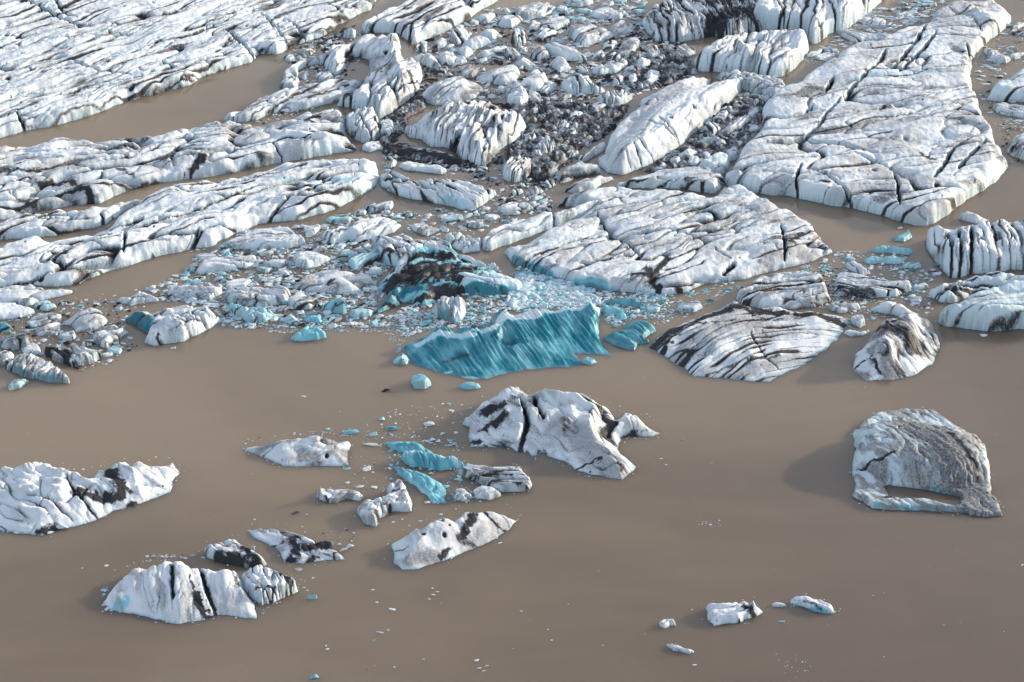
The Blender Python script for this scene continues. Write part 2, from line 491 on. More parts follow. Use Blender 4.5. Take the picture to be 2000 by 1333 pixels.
    kids = []
    for pname, ch, thr in parts:                   # a stretch of the berg with a look of its own: cut out as a part
        fld = (A if ch == 'ash' else 1 - B if ch == 'white' else B).copy()
        for _ in range(6):
            fld = (fld + np.roll(fld, 1, 0) + np.roll(fld, -1, 0) + np.roll(fld, 1, 1) + np.roll(fld, -1, 1)) / 5
        fv = np.clip(fld, 0, 1).ravel()[used]
        msk = fv[FF].mean(1) > thr
        # keep the largest connected stretch only
        lab = np.where(msk, np.arange(len(FF)), -1)
        vl = np.full(len(co), -1)
        for _ in range(4000):
            np.maximum.at(vl, FF[msk].ravel(), np.repeat(lab[msk], 4))
            nl = np.where(msk, vl[FF].max(1), -1)
            if (nl == lab).all(): break
            lab = nl
        if msk.any():
            ids, cnt = np.unique(lab[msk], return_counts=True)
            msk = lab == ids[cnt.argmax()]
        if 30 < msk.sum() < len(FF) - 30:
            kids.append((pname, sub(FF[msk]))); FF = FF[~msk]
    c0, f0, a0 = sub(FF)
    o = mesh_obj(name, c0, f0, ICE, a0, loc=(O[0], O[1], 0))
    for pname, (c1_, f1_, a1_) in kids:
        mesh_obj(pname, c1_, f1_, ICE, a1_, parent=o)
    o['label'] = label; o['category'] = cat
    if group: o['group'] = group
    FLOES.append(dict(ref=ref, pts=P, c=(cx, cy), big=big, obj=o))
    return o
# ------------------------------------------------------------------ the ice sheets and long tongues at the back
floe('ice_sheet', 'ice sheet', 'broad crevassed white ice sheet filling the back left beyond the brown channel', 'the broad back left ice sheet',
     [(-140,305),(0,271),(55,255),(100,248),(144,236),(192,221),(240,200),(310,183),(370,167),(395,152),(450,133),(490,122),(505,104),(540,107),(562,98),(590,84),(636,70),(655,52),(686,36),(722,20),(740,-8),(800,-70),(-160,-70)],
     h=22, w=16, grain=(1,-0.37), W=26, asp=7, amp=8, crk=11, cw=0.10, ash=0.75, film=0.14, bands=0.3, cross=0.8, lw=19,
     feats=[('crack',[(-20,137),(200,62),(390,5)],9,3.2,0.9),('crack',[(-20,186),(150,140),(300,85),(490,16)],9,3.2,0.9),('crack',[(-20,243),(110,190),(250,160),(400,110),(470,75)],9,3,0.85),('crack',[(190,207),(330,160),(440,120)],8,2.8,0.8),('crack',[(240,66),(430,-5)],8,3,0.8),('crack',[(560,58),(640,30),(700,5)],8,3,0.7),('crack',[(54,3),(100,25),(144,48),(160,55)],14,5,0.9),('crack',[(105,0),(122,22),(150,36)],10,4,0.8),('crack',[(140,120),(190,138),(255,149)],14,4,0.8),('crack',[(444,62),(480,90),(505,108)],14,4,0.8),
            ('crack',[(0,205),(120,170),(230,130),(420,50),(520,10)],9,3,0.6),('crack',[(0,98),(130,75),(250,70),(330,40)],9,3,0.5),('crack',[(34,222),(45,240),(56,256)],12,4,0.9),
            ('crack',[(60,210),(180,165),(280,155),(420,110)],8,2.5,0.6),('crack',[(560,40),(590,62),(610,80)],9,3,0.5),('crack',[(510,25),(545,65),(575,92)],9,3,0.5),('crack',[(316,122),(342,132),(312,142)],8,3,0.7),
            ('pit',(16,153),8,10,0.8),('pit',(257,172),6,8,0.7),('pit',(12,72),6,8,0.7),('ash',[(620,82),(655,58)],5,0.8),('ash',[(150,52),(200,50)],5,0.5)])
floe('ice_ridge', 'ice ridge', 'long lilac white ice ridge running up to the top edge beside dirty brash', 'the long ridge at the top edge',
     [(664,74),(690,60),(728,33),(770,14),(800,-6),(830,-60),(1010,-60),(972,2),(935,22),(914,39),(880,58),(845,72),(815,86),(803,88),(780,66),(720,64)],
     h=26, w=18, grain=(1,-0.45), W=26, asp=5, amp=8, crk=12, ash=0.7, film=0.3, bands=0.2,
     feats=[('crack',[(805,45),(800,62),(806,88)],14,4,0.9),('crack',[(716,0),(728,22),(734,34)],12,4,0.9),('ash',[(690,62),(740,38),(800,18)],4,0.6),('ash',[(930,24),(970,2)],5,0.5)])
floe('ice_hummock', 'ice hummock', 'tall knobbly white hummock with a warm sunlit end above dirty brash', 'the tall knobbly hummock',
     [(640,96),(668,86),(700,72),(730,66),(758,72),(780,80),(783,108),(815,124),(827,148),(816,178),(788,204),(764,222),(740,232),(726,218),(677,210),(655,198),(690,178),(710,160),(722,140),(722,118),(700,110),(684,122),(668,142),(653,150),(646,140),(626,122)],
     h=30, w=16, grain=(0.8,-0.75), lines=0.35, W=24, asp=2.6, amp=10, crk=13, ash=0.7, film=0.35,
     feats=[('crack',[(755,165),(772,180),(790,200)],10,4,0.8),('crack',[(728,205),(735,222),(733,232)],14,5,0.95),('pit',(755,102),10,9,0.9),('ash',[(800,150),(830,170)],8,0.7),('ash',[(660,190),(720,165)],4,0.7),('ridge',[(765,80),(775,130),(790,170)],10,20),('ash',[(706,110),(718,104)],6,0.7),('film',[(735,110),(720,140)],14,0.6)])
floe('ice_spit', 'ice spit', 'low crooked spit of broken ice curling round the end of the channel', 'the crooked spit by the channel',
     [(548,158),(563,131),(600,111),(629,108),(655,112),(640,124),(600,128),(584,138),(582,168),(575,178),(546,173)],
     h=14, w=10, grain=(1,-0.5), W=16, asp=2.5, amp=6, crk=8, ash=0.7, film=0.4, bands=0.4, feats=[('pit',(565,152),8,7,0.9)])
floe('ice_ridge', 'ice ridge', 'low streaky white ice ridge between the brown channel and a pale green pool', 'the low streaky ridge by the pool',
     [(436,228),(470,213),(500,193),(545,180),(600,165),(640,160),(668,152),(700,156),(712,160),(690,180),(660,198),(630,206),(600,213),(560,219),(530,222),(500,236),(450,240)],
     h=15, w=10, grain=(1,-0.45), W=20, asp=5, amp=8, crk=9, ash=0.75, film=0.4, bands=0.5, feats=[('ash',[(600,195),(680,165)],4,0.7),('ash',[(520,215),(580,190)],3,0.6)])
floe('ice_tongue', 'ice tongue', 'long hummocky ice tongue with dark creases on the near side of the brown channel', 'the hummocky tongue',
     [(-140,300),(0,290),(45,283),(115,278),(200,273),(240,268),(300,264),(350,253),(400,245),(450,240),(500,246),(545,237),(600,216),(660,214),(676,232),(673,260),(690,280),(698,294),(635,304),(563,315),(500,327),(444,340),(369,351),(315,357),(255,372),(222,384),(195,398),(130,403),(54,418),(0,430),(-140,445)],
     h=22, w=18, dome=10, grain=(1,-0.2), W=30, asp=4.5, amp=13, crk=14, cw=0.12, ash=0.8, film=0.35, bands=0.35,
     feats=[('crack',[(-20,335),(80,322),(170,312)],9,3,0.8),('crack',[(30,305),(130,300),(230,290),(320,286),(430,262)],9,3,0.85),('crack',[(330,318),(420,306),(520,280),(560,268)],9,3,0.7),('crack',[(200,330),(250,322),(300,305),(325,285)],14,5,0.9),('crack',[(170,312),(220,310),(255,322)],10,4,0.8),('ash',[(375,330),(392,316)],9,0.85),('ash',[(80,365),(140,362),(180,380),(160,395)],9,0.85),('ash',[(0,350),(80,345)],4,0.7),('ash',[(40,395),(150,398)],9,0.6),
            ('ash',[(520,242),(620,232)],7,0.7),('ash',[(570,238),(615,250)],5,0.9),('crack',[(533,285),(550,300),(564,316)],9,3,0.7),('crack',[(320,345),(330,357)],8,3,0.9),('ridge',[(560,270),(640,275)],10,26),('film',[(430,250),(560,250)],14,0.8),('ash',[(230,340),(260,345)],6,0.6)])
floe('ice_block', 'ice block', 'cracked upright white ice block at the broken end of the hummocky tongue', 'the cracked upright block',
     [(671,236),(688,218),(715,210),(735,220),(741,245),(742,270),(724,278),(708,279),(690,270),(676,256)],
     h=26, w=9, grain=(0.5,-1), W=13, asp=2.5, amp=5, crk=8, ash=0.6, film=0.3, feats=[('crack',[(700,222),(712,245),(728,262)],8,3,0.6),('crack',[(672,240),(690,252),(722,254)],8,3,0.6)])
floe('ice_block', 'ice block', 'small flat square white slab lying below the cracked upright block', 'the small square slab',
     [(708,283),(722,276),(742,275),(748,291),(722,297),(710,294)], h=9, w=5, facet=4, W=10, amp=2, crk=2, film=0.15)
floe('ice_block', 'ice block', 'rounded white ice block with two grooves edged by dark grit', 'the grooved round block',
     [(741,243),(753,233),(768,241),(772,262),(756,273),(744,268)], h=16, w=7, grain=(0.9,0.2), W=9, asp=3, amp=4, crk=5, film=0.3)
floe('ice_tongue', 'ice tongue', 'low whitish ice strip between two narrow brown leads at the left edge', 'the low strip at the left edge',
     [(-140,440),(0,430),(70,414),(120,406),(160,412),(200,404),(250,388),(282,384),(262,402),(228,424),(206,438),(180,446),(100,462),(0,469),(-140,480)],
     h=20, w=16, grain=(1,-0.25), W=22, asp=3.5, amp=9, crk=10, ash=0.8, film=0.3, bands=0.4,
     feats=[('crack',[(196,415),(206,432)],10,4,0.9),('crack',[(218,412),(222,430)],10,4,0.9),('ash',[(40,420),(110,412)],5,0.7)])
floe('ice_tongue', 'ice tongue', 'longest smooth white ice tongue with a shallow meltwater hollow near its tip', 'the long smooth tongue',
     [(-140,520),(0,490),(45,468),(99,467),(174,455),(213,441),(230,420),(262,402),(285,383),(310,373),(390,358),(500,333),(560,316),(620,310),(692,307),(734,310),(741,351),(731,366),(705,384),(674,400),(632,418),(575,431),(509,437),(462,457),(432,469),(414,481),(360,490),(300,503),(240,523),(186,540),(156,555),(110,560),(60,557),(0,566),(-140,575)],
     h=22, w=22, dome=8, smear=0.2, grain=(1,-0.3), W=34, asp=5, amp=11, crk=13, cw=0.11, ash=0.75, film=0.14, bands=0.2,
     feats=[('crack',[(85,500),(200,470),(300,440),(420,405),(505,372)],10,3.4,0.9),('crack',[(-20,524),(120,490),(220,468)],9,3,0.85),('crack',[(-20,552),(60,540),(100,530)],8,3,0.7),('crack',[(300,392),(400,370),(500,345)],8,3,0.7),('crack',[(505,437),(530,415),(580,385),(650,370)],12,4,0.85),('crack',[(174,457),(240,445),(280,432)],12,5,0.9),('crack',[(240,495),(244,470),(247,455)],12,3,0.9),('crack',[(240,490),(280,478),(330,472)],10,3,0.7),('crack',[(80,512),(112,515),(122,520)],12,8,0.9),
            ('pit',(127,502),8,7,0.9),('pit',(80,537),8,7,0.9),('pit',(180,375),9,8,0.8),('film',[(120,530),(165,525),(185,535)],14,0.9),('ash',[(150,525),(180,535)],7,0.6),('crack',[(370,460),(420,445),(460,440)],9,4,0.8),('crack',[(350,463),(362,462),(390,450)],8,3,0.8),
            ('ash',[(455,368),(500,356)],4,0.9),('ash',[(280,497),(300,488)],4,0.8),('film',[(560,345),(660,340),(700,335)],14,0.35),('pit',(610,358),6,26,0.0),('pit',(640,360),6,24,0.0),('blue',[(540,358),(620,362),(690,352)],12,0.22),
            ('ridge',[(560,330),(640,322),(720,325)],7,14),('ridge',[(520,395),(600,395),(700,365)],8,16),('ash',[(500,345),(600,328)],3,0.6)])
floe('ice_tongue', 'ice tongue', 'low white ice tip at the left edge in front of the long smooth tongue', 'the low white tip at the left edge',
     [(-120,572),(0,562),(60,558),(110,564),(141,563),(141,573),(110,580),(78,588),(60,598),(0,596),(-100,602)], h=11, w=12, grain=(1,-0.2), W=18, asp=4, amp=5, crk=6, ash=0.5, film=0.2, feats=[('ash',[(40,590),(62,582)],6,0.5)])
floe('ice_floe', 'ice floe', 'smooth clean white plate of ice at the left edge', 'the clean white plate at the left edge',
     [(-40,602),(0,594),(30,591),(55,600),(70,611),(40,622),(0,625),(-40,625)], h=10, w=7, W=30, amp=1.5, crk=0, ash=0, film=0.05)
# ------------------------------------------------------------------ the jammed bergs in the back middle
floe('iceberg', 'iceberg', 'smooth domed pale lilac iceberg sitting just above the swirly striped one', 'the smooth lilac dome',
     [(816,195),(845,161),(870,150),(900,149),(925,154),(940,166),(944,180),(920,196),(880,204),(850,206)], h=20, w=30, dome=12, grain=(1,-0.35), W=24, asp=4, amp=3, crk=3, ash=0.4, film=0.5, bands=0.3, feats=[('crack',[(850,190),(880,178),(905,172)],4,2,0.5)])
floe('iceberg', 'iceberg', 'swirly striped white iceberg with curving folds and a black hollow in front', 'the swirly striped iceberg',
     [(786,258),(798,240),(822,224),(860,206),(895,200),(945,201),(985,208),(1015,223),(1030,243),(1022,265),(1000,280),(978,292),(962,312),(948,326),(930,322),(905,312),(890,300),(870,288),(840,286),(822,272),(800,268)],
     h=34, w=26, dome=10, lines=0.4, grain=(0.6,-0.8), W=22, asp=4, amp=5, crk=8, ash=0.8, film=0.35, saw=7, sawW=13,
     feats=[('ash',[(862,285),(880,270),(888,295)],14,1.0),('ash',[(930,318),(960,300)],10,0.7),('ridge',[(830,235),(900,222),(960,232),(990,260)],8,16),('crack',[(880,275),(905,255),(940,245)],10,4,0.8),('crack',[(940,250),(955,280),(950,310)],8,3,0.6)])
floe('ice_floe', 'ice floe', 'dark ash heap of sodden ice in front of the swirly striped iceberg', 'the dark ash heap',
     [(752,290),(770,281),(800,286),(840,290),(880,302),(905,316),(898,323),(860,322),(820,312),(790,306),(762,302)], h=8, w=8, W=10, amp=4, crk=4, ash=1, film=1, feats=[('ash',[(760,290),(800,296),(850,304),(900,318)],16,1.0)])
floe('ice_floe', 'ice floe', 'thin low white strip of ice floating under the dark ash heap', 'the thin strip under the ash heap',
     [(776,326),(800,315),(824,319),(860,326),(877,335),(862,341),(830,337),(800,334)], h=8, w=6, W=14, amp=3, crk=3, film=0.2)
floe('iceberg', 'iceberg', 'low white iceberg with slanting grooves in the gap right of the long smooth tongue', 'the low grooved iceberg in the gap',
     [(741,340),(752,331),(776,338),(800,349),(830,354),(860,352),(884,345),(920,356),(969,372),(965,384),(945,399),(930,409),(905,409),(870,401),(830,394),(790,386),(755,373),(742,358)],
     h=20, w=14, grain=(1,0.45), W=18, asp=4, amp=6, crk=8, ash=0.7, film=0.2, saw=4, sawW=12, feats=[('crack',[(750,345),(800,352),(850,372)],9,4,0.8),('blue',[(870,385),(900,395)],12,0.3)])
floe('ice_block', 'ice block', 'small zebra striped ice block with curved black and white layers', 'the small zebra striped block',
     [(978,333),(990,315),(1010,307),(1035,311),(1041,330),(1030,350),(1005,357),(986,352)], h=20, w=10, grain=(0.7,-0.8), W=12, asp=3, amp=2, crk=3, ash=0.9, saw=4, sawW=8, film=0.5)
floe('iceberg', 'iceberg', 'long whaleback iceberg lying diagonally between the rubble and the big slab', 'the long whaleback iceberg',
     [(1186,278),(1190,262),(1208,240),(1238,212),(1256,203),(1246,198),(1262,188),(1275,178),(1320,158),(1345,149),(1384,146),(1388,156),(1370,170),(1395,160),(1420,154),(1445,155),(1452,166),(1440,187),(1412,209),(1395,226),(1365,251),(1335,279),(1300,306),(1280,316),(1250,330),(1215,342),(1185,337),(1165,314),(1178,300)],
     h=26, w=24, dome=8, grain=(0.75,-0.62), W=48, asp=5, amp=4, crk=5, cw=0.05, ash=0.4, lines=0.3, lw=14, film=0.3,
     feats=[('ridge',[(1200,315),(1280,270),(1360,205),(1430,165)],9,22),('crack',[(1258,245),(1290,255),(1330,268)],7,2.5,0.6),('crack',[(1285,240),(1310,255),(1335,270)],7,2.5,0.6),('crack',[(1245,285),(1275,298),(1298,308)],9,3,0.7),('crack',[(1200,300),(1222,305),(1236,318)],6,2.5,0.4),
            ('crack',[(1238,292),(1262,318)],8,3,0.6),('pit',(1310,243),7,6,0.8),('pit',(1355,215),7,6,0.7),('pit',(1386,178),5,5,0.5),('ash',[(1262,196),(1266,208)],6,0.9),('film',[(1230,250),(1300,200),(1360,165)],18,0.55),('film',[(1270,320),(1340,275)],7,0.9)])
floe('ice_block', 'ice block', 'rounded greyish block at the lower end of the long whaleback, its foot black', 'the greyish block below the whaleback',
     [(1087,342),(1105,322),(1135,313),(1160,323),(1176,336),(1155,344),(1120,351),(1093,359)], h=20, w=14, W=18, amp=5, crk=6, ash=0.5, film=0.55, feats=[('ash',[(1095,358),(1130,348)],5,0.8)])
floe('ice_block', 'ice block', 'long smooth block with a black underside lying before the greyish block', 'the long smooth block with black underside',
     [(1096,368),(1120,354),(1160,346),(1192,339),(1202,350),(1180,359),(1160,369),(1130,377),(1105,376)], h=16, w=12, grain=(1,-0.3), W=16, amp=4, crk=5, ash=0.5, film=0.4, feats=[('ash',[(1150,372),(1195,358)],4,0.8)])
floe('ice_block', 'ice block', 'narrow lilac sliver leaning on the lower left flank of the whaleback', 'the narrow lilac sliver',
     [(1128,312),(1150,292),(1175,276),(1188,277),(1184,291),(1160,306),(1140,316)], h=14, w=10, grain=(1,-0.7), W=14, amp=3, crk=4, film=0.45)
floe('iceberg', 'iceberg', 'black ash covered iceberg with striped left face at the top edge', 'the ash covered iceberg',
     [(1252,44),(1266,16),(1300,2),(1330,-22),(1480,-40),(1530,10),(1500,56),(1470,66),(1440,80),(1390,72),(1330,82),(1280,80),(1262,62)],
     h=34, w=26, grain=(0.6,1), W=16, asp=3, amp=6, crk=9, ash=0.9, film=0.45, bands=0.5, saw=3, sawW=12, parts=(('ash_cover','ash',0.6),),
     feats=[('ash',[(1400,40),(1440,30),(1500,20)],30,1.0),('ash',[(1410,10),(1480,-10)],24,0.9),('ash',[(1400,65),(1450,60)],14,1.0),('crack',[(1322,45),(1322,78)],10,4,0.9),('white',[(1330,62),(1385,62)],12,0.9)])
floe('iceberg', 'iceberg', 'tall white iceberg with warm lit cliffs reaching past the top edge', 'the tall cliffed iceberg',
     [(1462,55),(1480,12),(1490,-30),(1560,-70),(1775,-70),(1720,2),(1698,27),(1662,53),(1640,61),(1618,66),(1602,83),(1588,86),(1570,66),(1530,60),(1500,62)],
     h=44, w=14, grain=(0.5,-0.9), W=30, asp=3, amp=8, crk=9, ash=0.6, film=0.12, cliff=0.55, feats=[('crack',[(1620,0),(1632,30),(1642,58)],10,3,0.8),('crack',[(1510,-5),(1535,30)],8,3,0.8),('ash',[(1600,42),(1625,55)],7,0.7)])
floe('iceberg', 'iceberg', 'bright angular white iceberg with dirt specks in front of the ash covered one', 'the bright angular iceberg',
     [(1346,112),(1370,98),(1400,86),(1430,72),(1460,70),(1490,62),(1520,56),(1560,58),(1582,84),(1584,94),(1562,122),(1540,146),(1510,153),(1490,150),(1470,141),(1440,143),(1400,141),(1362,140),(1350,122)],
     h=34, w=18, grain=(0.8,-0.6), W=26, asp=2.5, amp=10, crk=9, ash=0.5, film=0.3, feats=[('ridge',[(1400,100),(1440,85),(1460,110)],9,14),('ridge',[(1500,75),(1560,72)],10,20),('ash',[(1505,152),(1535,140)],5,0.8),('ash',[(1450,118),(1462,122)],5,0.6)])
# ------------------------------------------------------------------ the two great slabs on the right
floe('ice_slab', 'ice slab', 'huge flat topped crevassed ice slab on the right with sheer bluish front cliff', 'the huge crevassed slab',
     [(1416,342),(1440,318),(1446,298),(1470,270),(1492,248),(1488,212),(1508,184),(1545,168),(1575,147),(1605,128),(1656,94),(1710,80),(1755,62),(1806,42),(1830,28),(1845,10),(1917,7),(1929,0),(1950,4),(1971,24),(1975,42),(1950,66),(1920,90),(1899,117),(1893,150),(1905,192),(1926,240),(1941,264),(1950,294),(1967,318),(1963,332),(1944,357),(1911,379),(1884,393),(1854,416),(1830,434),(1812,441),(1788,442),(1764,434),(1710,418),(1668,407),(1629,403),(1572,390),(1545,383),(1500,380),(1468,376),(1424,366)],
     h=30, w=17, grain=(1,-0.16), W=36, asp=4.5, amp=6, crk=8, cw=0.075, ash=0.6, film=0.32, bands=0.30, cliff=0.4, cross=0.3, lw=19,
     feats=[('crack',[(1425,332),(1500,322),(1580,308),(1660,302)],8,2.8,0.7),('crack',[(1700,242),(1800,216),(1905,200)],7,2.8,0.75),('crack',[(1560,240),(1660,226),(1780,200),(1890,172)],7,2.6,0.65),('crack',[(1500,286),(1535,282),(1568,272),(1600,280),(1632,283),(1680,292),(1716,300)],22,6.5,1.0),('crack',[(1641,195),(1620,216),(1600,250),(1568,272)],16,4,0.6),('crack',[(1911,261),(1880,280),(1860,294),(1845,324),(1824,351)],22,5,1.0),('crack',[(1926,276),(1908,295),(1890,312),(1870,335)],18,4.5,0.95),
            ('crack',[(1668,300),(1700,312),(1731,324),(1752,348),(1757,400)],15,3.5,0.9),('crack',[(1587,333),(1620,354),(1656,378),(1689,405)],14,3.2,0.85),('crack',[(1809,48),(1794,78),(1764,111),(1740,138)],20,4.5,0.9),('crack',[(1827,69),(1806,96),(1782,114),(1755,144)],20,5,0.9),
            ('crack',[(1731,99),(1722,117),(1692,147),(1665,177),(1650,195)],17,5,0.7),('crack',[(1629,153),(1611,186),(1554,196)],18,5,1.0),('crack',[(1566,324),(1554,351),(1563,380)],16,3.5,0.9),('crack',[(1850,20),(1900,35),(1918,60)],10,3,0.5),('crack',[(1888,85),(1900,108)],10,3,0.7),
            ('crack',[(1500,240),(1560,225),(1590,205)],10,3,0.7),('pit',(1768,272),4,8,0.4),('ash',[(1722,218),(1732,206)],5,0.8),('ash',[(1604,360),(1614,364)],5,0.8),('pit',(1830,363),10,8,0.9),('pit',(1706,338),4,8,0.5),
            ('film',[(1690,185),(1800,172),(1880,168)],6,0.85),('film',[(1770,245),(1850,222),(1905,230)],8,0.85),('film',[(1650,310),(1720,335)],18,0.7),('film',[(1720,275),(1750,272)],12,0.8),('film',[(1750,180),(1830,200),(1890,205)],7,0.6),('film',[(1860,90),(1880,100)],10,0.8),
            ('blue',[(1690,152),(1760,145),(1850,140)],9,0.2),('blue',[(1640,170),(1690,155)],7,0.3),('ash',[(1800,300),(1820,315)],5,0.8),('ridge',[(1900,20),(1950,60)],8,30),('ridge',[(1640,420),(1720,425)],2,20)])
floe('ice_slab', 'ice slab', 'wide cracked white ice slab in the middle with deep turquoise broken edge in front', 'the wide cracked slab',
     [(985,495),(1000,482),(1040,463),(1085,441),(1130,421),(1165,408),(1100,402),(1088,396),(1120,378),(1162,366),(1240,366),(1310,372),(1372,377),(1392,383),(1414,362),(1450,361),(1485,386),(1520,405),(1563,419),(1587,439),(1614,475),(1629,493),(1590,508),(1554,520),(1500,532),(1450,547),(1372,556),(1339,571),(1300,577),(1285,574),(1210,570),(1150,564),(1110,548),(1060,537),(1005,518)],
     h=20, w=22, grain=(1,-0.3), W=32, asp=4, amp=7, crk=9, cw=0.09, ash=0.65, film=0.32, bands=0.2, cliff=0.3, cross=0.5, lw=19, parts=(('turquoise_edge','blue',0.45),),
     feats=[('crack',[(1168,418),(1180,438),(1192,454),(1207,466),(1240,490),(1255,499)],14,4,0.8),('crack',[(1207,464),(1255,457),(1300,454),(1336,456),(1375,471),(1396,472)],14,4,0.9),('crack',[(1130,516),(1180,511),(1240,495)],12,3.5,0.8),('crack',[(1018,508),(1075,490),(1120,472),(1168,463),(1195,457)],12,3.5,0.8),
            ('crack',[(1411,532),(1435,514)],14,6,0.9),('crack',[(1527,439),(1533,475),(1533,505)],13,4,0.9),('crack',[(1396,485),(1430,510)],8,3,0.5),('ash',[(1545,475),(1568,455)],8,0.95),('ash',[(1275,545),(1305,505)],7,1.0),('ash',[(1230,538),(1275,545),(1300,575)],6,0.95),('ash',[(1262,525),(1278,550)],10,1.0),('ash',[(1325,558),(1340,562)],8,0.8),
            ('film',[(1380,460),(1450,430),(1560,430)],18,0.6),('film',[(1500,500),(1590,490)],18,0.8),('film',[(1430,400),(1500,420)],16,0.7),('film',[(1380,445),(1420,452)],14,0.7),
            ('blue',[(1000,512),(1050,530),(1085,545)],11,0.85,4),('blue',[(1085,545),(1150,560),(1215,570),(1290,576)],12,0.95,6),('blue',[(1125,545),(1180,555)],9,0.6,10),('blue',[(1380,420),(1400,428)],8,0.35),('crack',[(1380,455),(1420,440),(1440,430)],8,3,0.5),('crack',[(1255,445),(1340,420),(1420,395)],7,2.5,0.5)])
floe('ice_floe', 'ice floe', 'long white flat slice split from the upper left side of the wide cracked slab', 'the long flat slice',
     [(941,472),(955,455),(985,440),(1030,424),(1060,413),(1085,420),(1135,404),(1165,396),(1172,406),(1140,424),(1100,440),(1060,452),(1020,468),(985,481),(957,491),(943,487)], h=20, w=9, grain=(1,-0.45), W=24, asp=5, amp=4, crk=6, ash=0.5, film=0.15, cliff=0.5, feats=[('crack',[(1078,416),(1088,440)],10,3,0.6),('film',[(950,460),(1060,418)],6,0.4)])
floe('ice_floe', 'ice floe', 'thin layered ice strips wedged between the whaleback and the wide cracked slab', 'the thin wedged strips',
     [(1196,362),(1240,347),(1300,334),(1360,328),(1395,334),(1414,345),(1418,360),(1395,378),(1370,375),(1320,369),(1260,367),(1215,368)], h=17, w=9, grain=(1,-0.12), W=12, asp=8, amp=4, crk=6, ash=0.8, film=0.3, saw=4, sawW=11, bands=0.4)
floe('ice_block', 'ice block', 'broken bluish white block with a pointed horn beside the front corner of the huge slab', 'the horned block',
     [(1356,328),(1378,316),(1400,308),(1414,300),(1426,318),(1420,338),(1400,344),(1375,338)], h=24, w=8, facet=5, W=12, amp=4, crk=5, film=0.15, blue=0.1)
# ------------------------------------------------------------------ right edge
floe('iceberg', 'iceberg', 'white iceberg cut by tall upright grooves at the right edge', 'the upright grooved iceberg',
     [(1808,470),(1812,450),(1828,440),(1862,441),(1900,440),(1935,430),(1968,427),(2010,424),(2090,430),(2100,530),(2000,527),(1968,527),(1950,535),(1900,535),(1875,542),(1856,543),(1838,525),(1823,505),(1810,485)],
     h=48, w=36, grain=(0.06,1), W=24, asp=4.5, amp=6, crk=9, cw=0.08, ash=0.6, lines=0.6, lw=14, film=0.15, cross=0.5, cliff=0.3, feats=[('crack',[(1897,445),(1898,480),(1897,535)],20,5,1.0),('crack',[(1872,450),(1878,490),(1876,540)],16,4,0.9),('crack',[(1852,450),(1860,490),(1860,535)],16,4,0.9),('crack',[(1935,435),(1950,470)],10,4,0.8),('pit',(1946,464),10,9,0.9),('pit',(1918,472),8,8,0.6)])
floe('ice_floe', 'ice floe', 'pale wedge of ice peeping from behind the upright grooved iceberg', 'the pale wedge behind the grooves',
     [(1872,427),(1900,416),(1922,424),(1932,430),(1905,438)], h=12, w=9, facet=4, W=14, amp=2, crk=2, film=0.2)
floe('iceberg', 'iceberg', 'smooth low iceberg with a dark crease along its back at the right edge', 'the smooth creased iceberg at the right edge',
     [(1811,568),(1828,554),(1860,546),(1900,535),(1950,532),(2110,526),(2110,562),(1950,566),(1900,578),(1865,592),(1848,593),(1820,581)], h=28, w=26, grain=(1,-0.15), W=26, asp=6, amp=5, crk=10, ash=0.7, film=0.12, blue=0.12, feats=[('crack',[(1825,565),(1860,555),(1930,548),(2000,545)],12,4,0.8)])
floe('iceberg', 'iceberg', 'smooth bluish iceberg with a sheer shaded front wall at the right edge', 'the bluish walled iceberg at the right edge',
     [(1817,614),(1850,599),(1890,578),(1930,563),(1980,553),(2110,543),(2110,640),(2000,642),(1930,648),(1880,641),(1845,637),(1828,628)], h=44, w=18, grain=(1,-0.15), W=40, asp=4, amp=3, crk=4, ash=0.4, film=0.15, blue=0.12, cliff=0.6, feats=[('ash',[(1820,614),(1845,605)],8,0.5),('film',[(1840,600),(1920,590),(1990,575)],8,0.5)])
floe('iceberg', 'iceberg', 'pale humped iceberg at the right edge behind thin flakes', 'the pale hump at the right edge',
     [(1927,192),(1944,160),(1980,136),(2070,122),(2070,215),(2000,200),(1970,200),(1940,198)], h=28, w=22, W=24, amp=6, crk=7, ash=0.6, film=0.2, blue=0.1)
floe('ice_floe', 'ice floe', 'flat grey streaked floe in front of the pale hump at the right edge', 'the flat streaked floe at the right edge',
     [(1936,208),(1960,202),(2000,206),(2070,208),(2070,232),(1990,230),(1955,224)], h=8, w=7, grain=(1,0.2), W=9, asp=5, amp=3, crk=3, saw=2, sawW=8, film=0.4)
floe('iceberg', 'iceberg', 'dirty rough iceberg at the right edge beside the corner of the huge slab', 'the dirty rough iceberg at the right edge',
     [(1964,292),(1980,264),(2000,257),(2060,262),(2060,318),(2000,314),(1972,304)], h=22, w=18, W=14, amp=7, crk=8, ash=0.9, film=0.7, bands=0.4)
